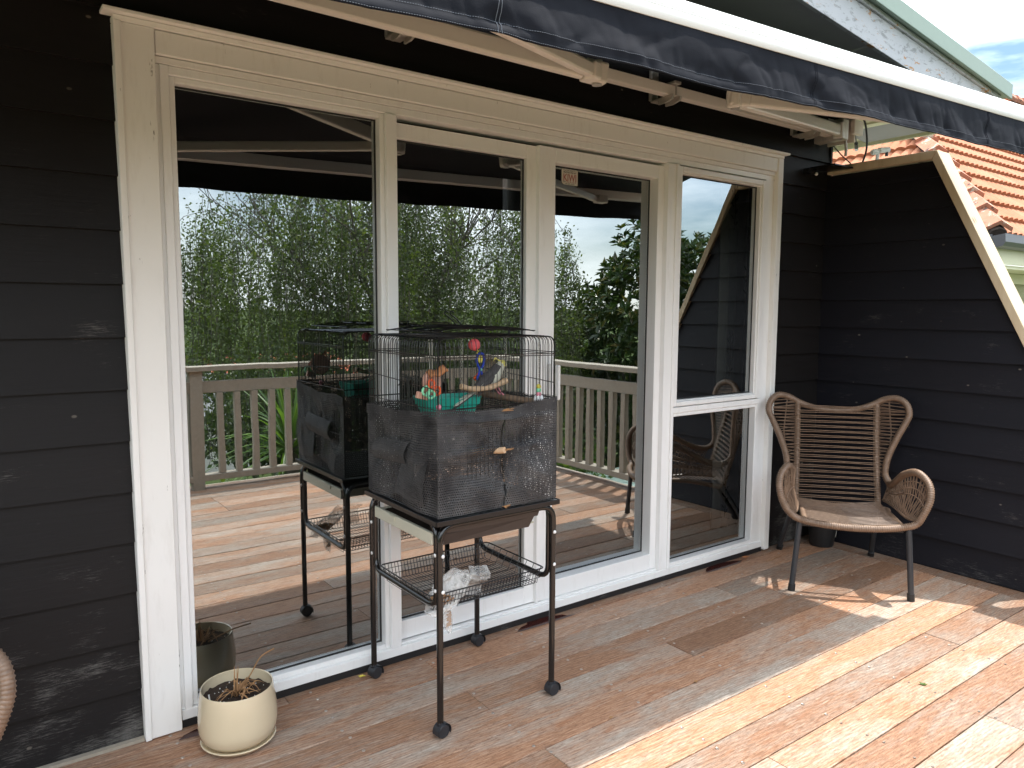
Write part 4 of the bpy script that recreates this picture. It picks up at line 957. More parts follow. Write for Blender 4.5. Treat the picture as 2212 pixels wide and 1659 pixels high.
for (x, z, m_, r_) in ((1.168, 1.118, 'orange', .012), (1.190, 1.094, 'orange', .013), (1.150, 1.096, 'lime', .014), (1.166, 1.084, 'lime', .012)):
    mb = MB(); mb.tube([(r_*math.cos(a*math.pi/6), 0, r_*math.sin(a*math.pi/6)) for a in range(12)], .0042, 6, True); mb.build('plastic_loop', M[m_], t1, smooth=180, loc=T1((x, -.448, z)), rot=(0, R(20*x), R(rnd.uniform(-30, 30))))
mb = MB(); mb.box(-.022, .018, -.008, .008, -.008, .014); mb.build('wood_block', M['driftpink'], t1, bevel=.003, loc=T1((1.152, -.42, 1.075)), rot=(0, R(15), 0))
mb = MB(); chain(mb, T1((1.20, -.44, 1.10)), T1((1.20, -.44, 1.045)), .009, .0025); mb.build('chain', M['chain'], t1)
mb = MB(); mb.sphere(T1((1.20, -.44, 1.040)), .0095, 12, 8); mb.build('bead', M['pink'], t1, smooth=180)
mb = MB(); mb.sphere((1.38, -.37, 1.232), .0205, 20, 12); bl = mb.build('chew_ball', M['pinkball'], smooth=180); tag(bl, 'pink rough chew ball hanging near the cage roof', 'bird toy')
t2 = thing('rope_toy', 'blue and yellow dangling toy with a pale curly hook above the bird', 'bird toy', (1.432, -.325, 1.24))
def T2(p): return (p[0]-1.44, p[1]+.34, p[2]-1.24)
mb = MB(); mb.tube([T2(p) for p in smoothpath([(1.412, -.34, 1.262), (1.418, -.34, 1.236), (1.430, -.34, 1.226), (1.420, -.34, 1.216), (1.434, -.34, 1.208), (1.428, -.34, 1.200), (1.438, -.34, 1.195)], 5)], .0019, 6); mb.build('curly_hook', M['yellow'], t2, smooth=60)
mb = MB(); mb.tube([T2(p) for p in smoothpath([(1.428, -.34, 1.108), (1.440, -.34, 1.140), (1.428, -.34, 1.168), (1.430, -.34, 1.190), (1.444, -.34, 1.199), (1.458, -.34, 1.190), (1.458, -.34, 1.166), (1.446, -.34, 1.140), (1.452, -.34, 1.122)], 6)], .0042, 8); mb.build('rope_loop', M['blue'], t2, smooth=60)
mb = MB(); mb.sphere(T2((1.444, -.338, 1.178)), .010, 14, 8, (1, .4, 1.35)); mb.build('yellow_disc', M['yellow'], t2, smooth=180)
mb = MB(); mb.sphere(T2((1.444, -.338, 1.142)), .0075, 12, 8); mb.build('green_knot', M['lime'], t2, smooth=180)
mb = MB(); mb.bar(T2((1.446, -.33, 1.128)), T2((1.425, -.33, 1.108)), .006, .012); mb.build('red_tag', M['orange'], t2)
t3 = thing('bead_toy', 'hanging chain of yellow, mint and pink beads with a white shell cluster', 'bird toy', (1.555, -.50, 1.26))
mb = MB(); chain(mb, (0, 0, 0), (0, 0, -.160), .008, .0022); mb.build('chain', M['chain'], t3)
mb = MB(); mb.tube([(.0, 0, .0), (.004, 0, -.02), (-.003, 0, -.03)], .002, 6); mb.build('clip', M['chain'], t3)
for z, m_, r_ in ((-.168, 'yellow', .0088), (-.181, 'lime', .0092), (-.194, 'pink', .0092)): mb = MB(); mb.sphere((0, 0, z), r_, 12, 8); mb.build('bead', M[m_], t3, smooth=180)
mb = MB()
for k in range(6): a = k*1.05; mb.sphere((.012*math.cos(a), .008*math.sin(a), -.208-.003*(k % 2)), .0085, 8, 5, (1, .6, 1.2))
mb.build('shell_cluster', M['whitep'], t3, smooth=180)

# ---- cockatiel
bd = thing('cockatiel', 'grey cockatiel with yellow face and raised crest perched in the cage looking right', 'bird', (1.478, -.335, 1.062))
def B_(x, z, y=0): return Vector((x-1.47, y, z-1.06))
spine = smoothpath([B_(1.392, 1.060), B_(1.415, 1.078), B_(1.445, 1.100), B_(1.475, 1.115), B_(1.492, 1.135), B_(1.503, 1.150), B_(1.516, 1.158)], 5)
rr = [.006, .016, .024, .0265, .021, .0165, .0125]
rad_ = [np.interp(i/5, range(7), rr) for i in range(len(spine))]; rad_[-1] = .006
mb = MB(); mb.tube(spine, rad_, 16); mb.sphere(B_(1.507, 1.1535), .0155, 16, 12, (1.05, .9, 1))
bo = mb.build('body', [M['bwhite']], bd, smooth=180)
mb = MB()
for sgn in (-1, 1):
    mb.grid(lambda u, v: B_(1.400+.085*u, 1.060+.062*u+.026*(v-.5)+.010*math.sin(math.pi*u), sgn*(.018+.010*math.sin(math.pi*u)*math.cos((v-.5)*2))), 12, 6)
o = mb.build('wing', M['bgrey'], bd, smooth=180); o.modifiers.new('t', 'SOLIDIFY').thickness = .003
mb = MB(); mb.tube([p+Vector((-.002, 0, .0055)) for p in spine[:24]], [r_*.93 for r_ in rad_[:24]], 14); mb.build('back_feathers', M['bgrey'], bd, smooth=180)
mb = MB(); mb.sphere(B_(1.5125, 1.1575), .0158, 14, 10, (1, 1.0, .92)); mb.build('face_feathers', M['byellow'], bd, smooth=180)
mb = MB()
for k in range(4): mb.tube([B_(1.510-.003*k, 1.165+.001*k), B_(1.495-.004*k, 1.172+.003*k), B_(1.480-.002*k, 1.184-.006*k)], [.0026, .002, .0006], 6)
mb.build('crest', M['byellow'], bd, smooth=60)
mb = MB(); mb.sphere(B_(1.5275, 1.150), .0062, 10, 8, (.9, .7, 1.25)); mb.build('beak', M['beak'], bd, smooth=180)
for sg in (-1, 1): mb = MB(); mb.sphere(B_(1.5165, 1.158, sg*.0150), .0030, 8, 6); mb.build('eye', M['eye'], bd, smooth=180)
for (a, b, w, m_) in (((1.405, 1.068), (1.300, 1.008), .007, 'bgrey'), ((1.405, 1.072), (1.312, 1.022), .009, 'bwhite'), ((1.410, 1.070), (1.333, 1.044), .008, 'bwhite')):
    mb = MB(); A, Bq = B_(*a), B_(*b); mb.add([A+Vector((0, -w, 0)), A+Vector((0, w, 0)), Bq+Vector((.01, w*.9, .005)), Bq, Bq+Vector((.01, -w*.9, .005))], [(0,1,2,3,4)]); o = mb.build('tail_feather', M[m_], bd); o.modifiers.new('t', 'SOLIDIFY').thickness = .003
for y in (-.010, .010): mb = MB(); mb.tube([B_(1.478, 1.092, y), B_(1.503, 1.056, y-.0), B_(1.512, 1.049, y)], .0028, 6); mb.build('foot', M['pink'], bd, smooth=60)

# ================================================================== POTS
pt = thing('flower_pot', 'round cream glazed pot on a saucer with soil and dead brown stalks', 'plant pot', (.624, -.178, 0))
mb = MB(); mb.lathe([(0, .004), (.082, .004), (.104, .010), (.112, .020), (.109, .022), (.085, .013), (0, .011)], seg=48); mb.build('saucer', M['pot'], pt, smooth=50)
mb = MB(); mb.lathe([(0, .014), (.078, .014), (.098, .022), (.112, .040), (.1170, .062), (.1178, .080), (.1168, .110), (.1135, .145), (.1080, .181), (.1065, .1855), (.1035, .184), (.106, .15), (.104, .14)], seg=56); mb.build('pot_body', M['pot'], pt, smooth=60)
mb = MB(); mb.grid(lambda u, v: ((.1035*(2*v))*math.cos(6.2832*u)*.5, (.1035*(2*v))*math.sin(6.2832*u)*.5, .152+.007*noise.noise((v*math.cos(6.2832*u)*6, v*math.sin(6.2832*u)*6, 1))+.004*noise.noise((v*math.cos(6.2832*u)*22, v*math.sin(6.2832*u)*22, 4))), 60, 22); mb.build('soil', M['soil'], pt, smooth=180)
mb = MB()
for i in range(26): a = rnd.random()*6.28; r_ = .088*math.sqrt(rnd.random()); mb.sphere((r_*math.cos(a), r_*math.sin(a), .156), rnd.uniform(.001, .0025), 5, 3)
mb.build('perlite', M['perlite'], pt)['kind'] = 'stuff'
def blade(mb, pts, w):
    pts = smoothpath(pts, 5); n = len(pts); vs = []
    for i, p in enumerate(pts):
        ww = w*(1-.85*(i/(n-1))**2); sdv = Vector((-(pts[min(i+1, n-1)]-pts[max(i-1, 0)]).y, (pts[min(i+1, n-1)]-pts[max(i-1, 0)]).x, .001)).normalized(); vs += [p-sdv*ww, p+Vector((0, 0, -ww*.5)), p+sdv*ww]
    mb.add(vs, [(3*i+j, 3*i+j+1, 3*i+j+4, 3*i+j+3) for i in range(n-1) for j in range(2)])
for (pts) in ([(-.01, 0, .155), (-.006, .005, .20), (-.004, .01, .243)], [(-.004, .004, .155), (.004, .008, .20), (.010, .010, .240)], [(.0, -.004, .155), (.0, -.002, .20), (.002, .0, .246)]):
    mb = MB(); blade(mb, pts, .0032); mb.build('dead_stalk', M['straw'], pt)
mb = MB(); mb.tube(smoothpath([(.02, .02, .158), (.06, .05, .185), (.10, .085, .212), (.15, .10, .222)], 5), [.0024]*16, 5); mb.build('dead_stalk', M['straw'], pt)
for i in range(26):
    a = rnd.uniform(-2.6, 1.0); r0, r1 = rnd.uniform(0, .03), rnd.uniform(.04, .088); b = a+rnd.uniform(-.9, .9); mb = MB()
    blade(mb, [(r0*math.cos(a), r0*math.sin(a), .158), ((r0+r1)/2*math.cos((a+b)/2), (r0+r1)/2*math.sin((a+b)/2), .168+rnd.random()*.022), (r1*math.cos(b), r1*math.sin(b), .158+rnd.random()*.012)], rnd.uniform(.0018, .005)); mb.build('dead_leaf', M['straw'], pt)
mb = MB(); mb.add([(-.088, -.03, .150), (-.086, -.042, .150), (-.092, -.04, .196), (-.094, -.03, .194)], [(0,1,2,3)]); mb.build('plant_label', M['whitep'], pt)
bp = thing('nursery_pot', 'small black plastic pot with a torn white sticker in the corner behind the chair', 'plant pot', (3.945, -.135, 0))
mb = MB(); mb.lathe([(0, .002), (.062, .002), (.066, .008), (.078, .135), (.085, .137), (.086, .165), (.082, .165), (.078, .140), (.072, .12), (0, .12)], seg=36); mb.build('pot_body', M['rubber'], bp, smooth=40)
mb = MB(); mb.grid(lambda u, v: (.0815*math.cos(R(-82+26*u)+.1*v)*(.93+.05*v), .0815*math.sin(R(-82+26*u)+.1*v)*(.93+.05*v), .058+.040*v+.004*math.sin(u*7)), 8, 4); mb.build('torn_sticker', M['stick'], bp, smooth=180)
# fallen leaves
def fallen(x, y, m, label, s_=.02, rz=0, lift=.004):
    mb = MB(); mb.add([(0, -s_, lift), (s_*.5, -s_*.2, lift+.003), (s_*.35, s_*.6, lift+.002), (0, s_, lift+.005), (-s_*.4, s_*.5, lift), (-s_*.45, -s_*.3, lift+.004), (0, 0, lift-.002)], [(0,1,6),(1,2,6),(2,3,6),(3,4,6),(4,5,6),(5,0,6)])
    return tag(mb.build('fallen_leaf', m, loc=(x, y, 0), rot=(0, 0, rz)), label, 'leaf')
fallen(1.110, -.030, M['yellow'], 'small yellow green leaf lying left of the back left castor', .015, 1.2)
fallen(3.382, -.030, M['barkor'], 'orange brown leaf lying under the sill at the end of the wet stain', .028, 1.3, .008)
fallen(2.738, -1.27, M['shrub'], 'small green leaf scrap on the sunlit boards at the lower right', .016, .4)
fallen(2.08, -.775, M['straw'], 'dry straw coloured leaf stuck in a gap between boards in front of the stand', .014, 1.9)
fallen(1.66, -.770, M['straw'], 'dry yellow leaf stuck in the board gap near the bottom of the photo', .011, 1.5)
mb = MB(); mb.tube(smoothpath([(0, 0, .004), (.05, -.008, .006), (.09, .004, .004), (.14, .0, .007)], 4), .0016, 5); tag(mb.build('twig', M['straw'], loc=(3.42, -.13, 0)), 'thin curved dry twig on the deck left of the corner chair', 'twig')

# ================================================================== RATTAN CHAIRS
def ribbed(mb, pts, r, pitch=.0100, closed=False, seg=9):
    P = resample(pts, pitch/3, closed); rr_ = [r*(1+.11*math.cos(2*math.pi*i/3)) for i in range(len(P))]; mb.tube(P, rr_, seg, closed)
def make_chair():
    t = thing('rattan_armchair', 'brown rattan wingback armchair with charcoal legs in the corner between house and screen', 'armchair', (3.342, -.653, 0), 0, 'brown rattan wingback armchairs')
    R_ = [(.0, -.012, .333), (.12, -.006, .337), (.215, .015, .345), (.268, .010, .365), (.312, .0, .415), (.338, .0, .49), (.335, .03, .555), (.300, .09, .592), (.268, .18, .565), (.258, .27, .515), (.258, .37, .470), (.262, .45, .462), (.252, .50, .50),
          (.262, .505, .58), (.298, .50, .68), (.340, .495, .77), (.358, .50, .82), (.345, .52, .868), (.305, .555, .893), (.245, .59, .880), (.185, .600, .848), (.10, .60, .822), (0, .60, .815)]
    Lh = [(-x, y, z) for x, y, z in reversed(R_[1:-1])]; R0 = R_; R_ = [(x*(.94 if 3 < i else 1), y, z) for i, (x, y, z) in enumerate(R_)]
    aux_path = smoothpath(R_+Lh, 6, True)
    mb = MB(); ribbed(mb, aux_path, .0165, closed=True); mb.build('wrapped_frame', M['rattan'], t, smooth=80)
    for sx in (-1, 1):
        mb = MB(); ribbed(mb, smoothpath([(sx*.205, .47, .315), (sx*.200, .52, .50), (sx*.198, .57, .70), (sx*.200, .598, .86)], 6), .0150); mb.build('back_post', M['rattan'], t, smooth=80)
    mb = MB(); ribbed(mb, smoothpath([(-.215, .02, .340), (-.205, .25, .345), (-.205, .47, .315), (.205, .47, .315), (.205, .25, .345), (.215, .02, .340)], 6), .0135); mb.build('seat_frame', M['rattan'], t, smooth=80)
    def postp(z):  # y of the back plane at z
        return np.interp(z, [.315, .50, .70, .86], [.47, .52, .57, .598])
    cm = MB(); 
    for dz in (-.0045, .0045): cm.tube([(-.215, -.017, dz*1.2), (-.1, -.012, dz), (.1, -.012, dz*.6), (.215, -.017, dz*1.3)], .0021, 5)
    cmesh = cm.mesh('back_cord', M['rattan'], 60)
    for k in range(20):
        z = .335+.0262*k; link('back_cord', cmesh, t, loc=(0, float(postp(z)), z), rot=(0, R(rnd.uniform(-.4, .4)), 0))
    # wings: cords between posts and the outer frame
    out = [(y, z, x) for x, y, z in smoothpath(R_[11:20], 8)]
    for sx in (-1, 1):
        mb = MB()
        for k in range(44):
            z = .49+.0088*k; zc = z+(.007 if k % 2 else -.004)
            cand = min(out, key=lambda p: abs(p[1]-zc)); xs = [p for p in out if abs(p[1]-zc) < .012]; p = max(xs, key=lambda p: p[2]) if xs else cand
            mb.tube([(sx*.205, float(postp(z)), z), (sx*p[2], p[0], p[1])], .0021, 4)
        mb.tube([(sx*.255, .585, .885), (sx*.262, .575, .80), (sx*.27, .56, .70), (sx*.262, .545, .62)], .0035, 5)
        mb.build('wing_cords', M['rattan'], t)
    # arm panels: diagonal lattice from the arm curve down to the seat side
    arm_ = smoothpath(R_[4:13], 8)
    for sx in (-1, 1):
        mb = MB(); n = 26
        def top(f): return arm_[min(len(arm_)-1, int(f*(len(arm_)-1)))]
        low = smoothpath([(.275, .035, .375), (.245, .10, .372), (.225, .25, .385), (.215, .42, .375)], 8)
        def bot(f): return low[min(len(low)-1, int(f*(len(low)-1)))]
        mb.tube([Vector((sx*p.x, p.y, p.z)) for p in low], .0062, 6)
        for k in range(n):
            f = .10+.86*k/(n-1)
            for g in (-.05, .05):
                a, b = top(f), bot(min(1, max(0, f+g))); m_ = (a+b)/2; m_ = m_+Vector((.012, 0, 0))
                mb.tube([(sx*a.x, a.y, a.z), (sx*m_.x, m_.y, m_.z), (sx*b.x, b.y, b.z)], .0022, 4)
        for g in (.2, .35, .5):
            P = [top(.06+.9*i/12)*(1-g)+bot(.06+.9*i/12)*g+Vector((.010, 0, 0)) for i in range(13)]; mb.tube([(sx*p.x, p.y, p.z) for p in P], .0028, 4)
        mb.build('arm_lattice', M['rattan'], t)
    # seat: cords meet in a V along the middle
    mb = MB()
    for k in range(19):
        y = .036+.0228*k
        for e_ in (-.0032, .0032):
            mb.tube([(-.207, y+.008+e_, .352), (-.10, y-.012+e_, .347), (0.0, y-.032+e_*.7, .338)], .0015, 4)
            mb.tube([(.207, y+.010+e_, .352), (.10, y-.004+e_, .345), (0.0, y-.022+e_*.7, .336)], .0015, 4)
    mb.build('seat_cords', M['rattan'], t)
    for a, b in (((-.238, .022, .355), (-.267, .0, .0)), ((.240, .022, .355), (.262, .0, .0)), ((-.215, .46, .32), (-.258, .655, 0)), ((.200, .46, .32), (.193+.03, .655, 0))):
        a, b = Vector(a), Vector(b); l = bpy.data.objects.new('leg', None); col.objects.link(l); l.parent = t
        mb = MB(); mb.tube([a, b+Vector((0, 0, .012))], .0135, 14); mb.build('leg_tube', M['cleg'], l, smooth=60)
        d = (a-b).normalized(); mb = MB(); mb.tube([b+Vector((0, 0, .0005)), b+Vector((0, 0, .002)), b+d*.034], [.0165, .0172, .0165], 14); mb.build('foot_cap', M['rubber'], l, smooth=50)
    mb = MB(); mb.tube([(-.225, .05, .318), (.225, .05, .318)], .009, 8); mb.tube([(-.21, .45, .305), (.20, .45, .305)], .009, 8); mb.build('under_frame', M['cleg'], t, smooth=60)
    return t
ch = make_chair(); ch.rotation_euler = (0, 0, math.atan2(-.769, .639))
ch2 = copy_tree(ch); ch2.location = (-.270, -.60, 0); ch2.rotation_euler = (0, 0, R(17))
ch2['label'] = 'brown rattan armchair at the left edge of the photo, only one arm showing'

# ================================================================== NEIGHBOURING HOUSE
nb = thing('neighbour_house', 'neighbouring cream stucco house with an orange terracotta tiled hip roof', 'house')
HX, HY, HZ = 8.4, .77, 2.10; TP = .92; th = math.atan(TP)
mb = MB(); mb.box(HX+.45, 30, HY+.45, 14, -3.2, HZ-.32); mb.build('stucco_wall', M['stucco'], nb)
mb = MB(); mb.box(HX+.02, 30, HY+.02, HY+.05, HZ-.26, HZ-.06); mb.box(HX+.02, HX+.05, HY+.05, 14, HZ-.26, HZ-.06); mb.build('fascia', M['cream'], nb)
mb = MB(); mb.box(HX+.05, 30, HY+.05, HY+.449, HZ-.30, HZ-.265); mb.box(HX+.05, HX+.449, HY+.45, 14, HZ-.30, HZ-.265); mb.build('soffit', M['cream'], nb)
mb = MB(); mb.box(HX+.46, 30, HY+.40, HY+.448, HZ-.42, HZ-.305); mb.build('frieze', M['cream'], nb)
gp = [(-.115, .02), (-.12, -.06), (-.10, -.10), (-.02, -.115), (.015, -.105), (.018, .0)]
mb = MB(); mb.add([(HX-.115, HY+y, HZ+z) for y, z in gp]+[(30, HY+y, HZ+z) for y, z in gp], [(i, 6+i, 6+(i+1) % 6, (i+1) % 6) for i in range(6)]+[(0,1,2,3,4,5)]); mb.build('gutter', M['gutter'], nb)
mb = MB(); mb.add([(HX+y, HY-.0, HZ+z) for y, z in gp]+[(HX+y, 14, HZ+z) for y, z in gp], [(i, (i+1) % 6, 6+(i+1) % 6, 6+i) for i in range(6)]); mb.build('gutter', M['gutter'], nb)
vt = bpy.data.objects.new('wall_vent', None); col.objects.link(vt); vt.parent = nb
vx, vz = 9.78, 1.42
for v in ((vx, vx+.26, vz, vz+.012), (vx, vx+.26, vz+.108, vz+.12), (vx, vx+.012, vz+.0125, vz+.1075), (vx+.248, vx+.26, vz+.0125, vz+.1075)): mb = MB(); mb.box(v[0], v[1], HY+.425, HY+.449, v[2], v[3]); mb.build('vent_frame', M['cream'], vt)
for k in range(8): mb = MB(); mb.box(vx+.03+.027*k, vx+.036+.027*k, HY+.433, HY+.447, vz+.013, vz+.107); mb.build('vent_slat', M['cream'], vt)
# tiles
TW, TL = .265, .315
def tile_mesh():
    mb = MB(); nx = 12
    def zz(u): return .026*abs(math.sin(2*math.pi*u))**.8
    vs = []
    for v, lift in ((0, .052), (1, .004)):
        for i in range(nx+1): vs.append((TW*i/nx*1.0, (TL*1.08)*v, zz(i/nx)+lift))
    for i in range(nx+1): vs.append((TW*i/nx, 0, -.004+zz(i/nx)*.0))
    n = nx+1; fs = [(i, i+1, n+i+1, n+i) for i in range(nx)]+[(2*n+i, 2*n+i+1, i+1, i) for i in range(nx)]
    mb.add(vs, fs); return mb.mesh('roof_tile', M['tile'], 50)
tm = tile_mesh()
cands = []
cs_, sn_ = math.cos(th), math.sin(th)
nrow = int(5.0/cs_/TL)
for r_ in range(nrow):
    s_ = r_*TL; yy = HY+s_*cs_; zz_ = HZ+s_*sn_; L0 = s_*cs_
    for c_ in range(0, 80):
        x = HX+L0+.12+c_*TW
        if x+TW > 27: break
        cands.append((x, yy, zz_, 0))
for r_ in range(nrow):
    s_ = r_*TL; xx = HX+s_*cs_; zz_ = HZ+s_*sn_; L0 = s_*cs_
    for c_ in range(0, 22): cands.append((xx, HY+L0+.12+TW+c_*TW, zz_, 1))
def seen(c):
    p = Vector(c[:3])-Vector((0, -2.466, 1.35)); az = math.degrees(math.atan2(p.x, p.y)); el = math.degrees(math.atan2(p.z, math.hypot(p.x, p.y)))
    return 58 < az < 71.5 and 4 < el < 14.5
def dst(c): return math.hypot(c[0], c[1]+2.466)
vis = sorted([c for c in cands if seen(c)], key=dst); near = set(vis[:290])
restm = MB(); tv = [v.co.copy() for v in tm.vertices]; tf = [tuple(p.vertices) for p in tm.polygons]
for c in cands:
    Mx = Matrix.Translation(c[:3]) @ (Matrix.Rotation(th, 4, 'X') if c[3] == 0 else Matrix.Rotation(R(-90), 4, 'Z') @ Matrix.Rotation(th, 4, 'X'))
    if c in near:
        o = link('roof_tile', tm, nb); o.matrix_world = Mx
    elif dst(c) < 22: restm.add([Mx @ v for v in tv], tf)
o = restm.build('roof_tile', M['tile'], nb, smooth=50); o['kind'] = 'stuff'
# roof body under the tiles, hip tiles and ridge
mb = MB(); e0 = .0; mb.add([(HX, HY, HZ-.02), (30, HY, HZ-.02), (30, HY+5, HZ-.02+5*TP), (HX+5, HY+5, HZ-.02+5*TP), (HX, 14, HZ-.02), (HX+5, 14, HZ-.02+5*TP)], [(0,1,2,3), (4,0,3,5)]); mb.build('roof_deck', M['mortar'], nb)
def hiptile(L0, name='hip_tile'):
    a = Vector((HX+L0, HY+L0, HZ+L0*TP)); d = Vector((1, 1, TP)).normalized(); sd_ = Vector((1, -1, 0)).normalized(); u_ = sd_.cross(d); u_ = u_ if u_.z > 0 else -u_
    b = a+d*.40; vs = []
    for p, lf_ in ((a, .155), (b, .105)):
        for k in (-1, -.5, 0, .5, 1): vs.append(p+sd_*k*.135+u_*(lf_+.012-.085*abs(k)))
    for k in (-1, -.5, 0, .5, 1): vs.append(a+sd_*k*.135+u_*(.155-.035-.085*abs(k)))
    mb = MB(); mb.add(vs, [(i, i+1, 6+i, 5+i) for i in range(4)]+[(10+i, 11+i, 1+i, i) for i in range(4)]); return mb
k = 0
while .02+k*.235 < 5.0: hiptile(.02+k*.235).build('hip_tile', M['hip'], nb); k += 1
mb = MB(); mb.tube([(HX+.0, HY+.0, HZ+.0), (HX+5, HY+5, HZ+5*TP)], .095, 8); mb.build('hip_mortar', M['mortar'], nb)
for k in range(26): 
    mb = MB(); x = HX+5+k*.40; mb.tube([(x, HY+5, HZ+5*TP+.02), (x+.40, HY+5, HZ+5*TP+.0)], [.12, .10], 8); mb.build('ridge_tile', M['hip'], nb)
# satellite dish and LNB behind the screen
sd2 = thing('satellite_dish', 'white satellite dish on the eave corner with its twin receiver showing above the screen', 'satellite dish', (4.32, .12, 2.05))
cdir = Vector((.60, -.35, .72)).normalized(); qd = cdir.to_track_quat('Z', 'Y').to_matrix().to_4x4()
mb = MB(); mb.lathe([(.0, .0), (.10, .008), (.20, .030), (.30, .068), (.34, .09), (.342, .086), (.30, .062), (.0, -.006)], seg=40); o = mb.build('dish', M['whitep'], sd2, smooth=60); o.matrix_local = Matrix.Translation((-.10, .20, -.08)) @ qd
ln = bpy.data.objects.new('receiver', None); col.objects.link(ln); ln.parent = sd2; ln.location = (4.345-4.32, -.15-.12, 2.275-2.05)
mb = MB(); mb.tube([(-.055, .014, -.01), (-.028, .006, -.004)], .017, 12); mb.tube([(-.066, .017, -.012), (-.055, .014, -.01)], [.012, .0165], 12); mb.tube([(-.016, .0, .003), (.052, -.020, .012)], .0155, 12); mb.tube([(-.03, .006, .0), (-.012, 0, 0)], .008, 8); mb.build('feed_horns', M['whitep'], ln, smooth=40)
mb = MB(); mb.tube([(.040, -.016, .0), (.040, -.016, -.025)], .009, 10); mb.build('port', M['cable'], ln, smooth=40)
mb = MB(); mb.tube([(-.022, .003, -.01), (-.03, .02, -.22)], .010, 8); mb.build('feed_arm', M['whitep'], ln, smooth=40)

# ================================================================== REFLECTED GARDEN
def leaf_cloud(name, m, parent, centers, size, per, spread, squash=.8, kind=None, seed=1, aspect=.55, droop=0.0):
    """per leaf-shaped quads round each centre, in one mesh"""
    rs = np.random.RandomState(seed); C0 = np.repeat(np.array(centers), per, axis=0); N = len(C0)
    P = C0+rs.normal(0, 1, (N, 3))*spread*np.array([1, 1, squash]); a = rs.normal(0, 1, (N, 3)); a[:, 2] -= droop; a /= np.linalg.norm(a, axis=1)[:, None]
    b = np.cross(a, rs.normal(0, 1, (N, 3))); b /= np.linalg.norm(b, axis=1)[:, None]; s_ = size*(.7+.6*rs.rand(N))[:, None]
    V = np.stack([P-a*s_*.5, P+b*s_*aspect*.5, P+a*s_*.5, P-b*s_*aspect*.5], axis=1).reshape(-1, 3)
    me = bpy.data.meshes.new(name); me.vertices.add(len(V)); me.vertices.foreach_set('co', V.astype(np.float32).ravel())
    me.loops.add(4*N); me.loops.foreach_set('vertex_index', np.arange(4*N, dtype=np.int32)); me.polygons.add(N)
    me.polygons.foreach_set('loop_start', np.arange(0, 4*N, 4, dtype=np.int32)); me.materials.append(m); me.update(calc_edges=True); me.validate()
    o = bpy.data.objects.new(name, me); col.objects.link(o); o.parent = parent
    if kind: o['kind'] = kind
    return o
def limb(mb, p0, d, l, r, depth, tips, rs, bend=.25, upb=.1):
    P = [Vector(p0)]; d = Vector(d).normalized(); n = 6
    for i in range(n):
        d = (d+Vector((rs.uniform(-1, 1), rs.uniform(-1, 1), rs.uniform(-1, 1)))*bend*.5+Vector((0, 0, upb))).normalized(); P.append(P[-1]+d*l/n)
    mb.tube(P, [r*(1-.55*i/n) for i in range(n+1)], 7 if r > .04 else 5, cap=False)
    if depth == 0: tips += P[2:]; return
    for k in range(3 if depth > 1 else 4):
        i = rs.randint(2, n); a = rs.uniform(0, 6.28); nd = (d+Vector((math.cos(a), math.sin(a), rs.uniform(-.2, .6)))*.9).normalized(); limb(mb, P[i], nd, l*rs.uniform(.55, .8), r*.55, depth-1, tips, rs, bend, upb)
# weeping tree
wt = thing('weeping_tree', 'large weeping tree with drooping leafy strands, reflected in the left and middle panes', 'tree', (5.9, -8.9, 0))
gzz = gz(5.9, -8.9); rs = random.Random(11); mb = MB(); tips = []
mb.tube([(0, 0, gzz-.2), (.1, 0, gzz+1.5), (0, .1, .2), (.1, .0, 1.6)], [.26, .20, .15, .08], 12, cap=False)
for k in range(9):
    a = k*.7+rs.uniform(-.2, .2); zz = rs.uniform(-.3, 1.8); limb(mb, (.05, .05, zz), (math.cos(a), math.sin(a)*.8, .75), rs.uniform(2.2, 2.9), .032, 2, tips, rs, .35, .05)
mb.build('trunk', M['bark'], wt, smooth=80)
rsn = np.random.RandomState(5); tp = [p for p in tips if p.z > .3]
strands = []; tw = MB(); cen = []
for k in range(4300):
    u = rsn.rand()*6.283; rr_ = 3.5*math.sqrt(rsn.rand()); x = rr_*math.cos(u); y = rr_*math.sin(u)*.85; hz = 3.9*math.sqrt(max(0, 1-(rr_/3.75)**2))+.6
    z0 = rsn.uniform(.2, 1.0)*hz+rsn.uniform(-.2, .3); l = rsn.uniform(.7, 2.3)
    if noise.noise((x*.95+5, y*.95, z0*.35)) < -.10: continue
    if x < -1.6 and z0 < 1.6+.4*x+.9 and rsn.rand() < .5: continue
    sway = rsn.normal(0, .10, 2)
    pts = [(x+sway[0]*t_*t_*l, y+sway[1]*t_*t_*l, z0+.12*math.sin(3.1*t_)-l*t_**1.3) for t_ in np.linspace(0, 1, 7)]
    if k % 2 == 0: tw.tube(pts, .0038, 3, cap=False)
    P = np.array(pts); n = int(l*38)
    for q in range(n):
        t_ = rsn.rand()*6; i = int(t_); f = t_-i; cen.append(P[i]*(1-f)+P[min(6, i+1)]*f)
for k in range(120):
    if not tp: break
    p = rs.choice(tp); d_ = Vector((rs.uniform(-1, 1), rs.uniform(-1, 1), rs.uniform(-.6, .3))); tw.tube([p, p+d_*.4, p+d_*.7+Vector((0, 0, -.25))], .006, 3, cap=False)
tw.build('twigs', M['bark'], wt)
leaf_cloud('leaves', M['willow'], wt, cen, .050, 1, .045, 1.0, 'stuff', 3, .55, .8)
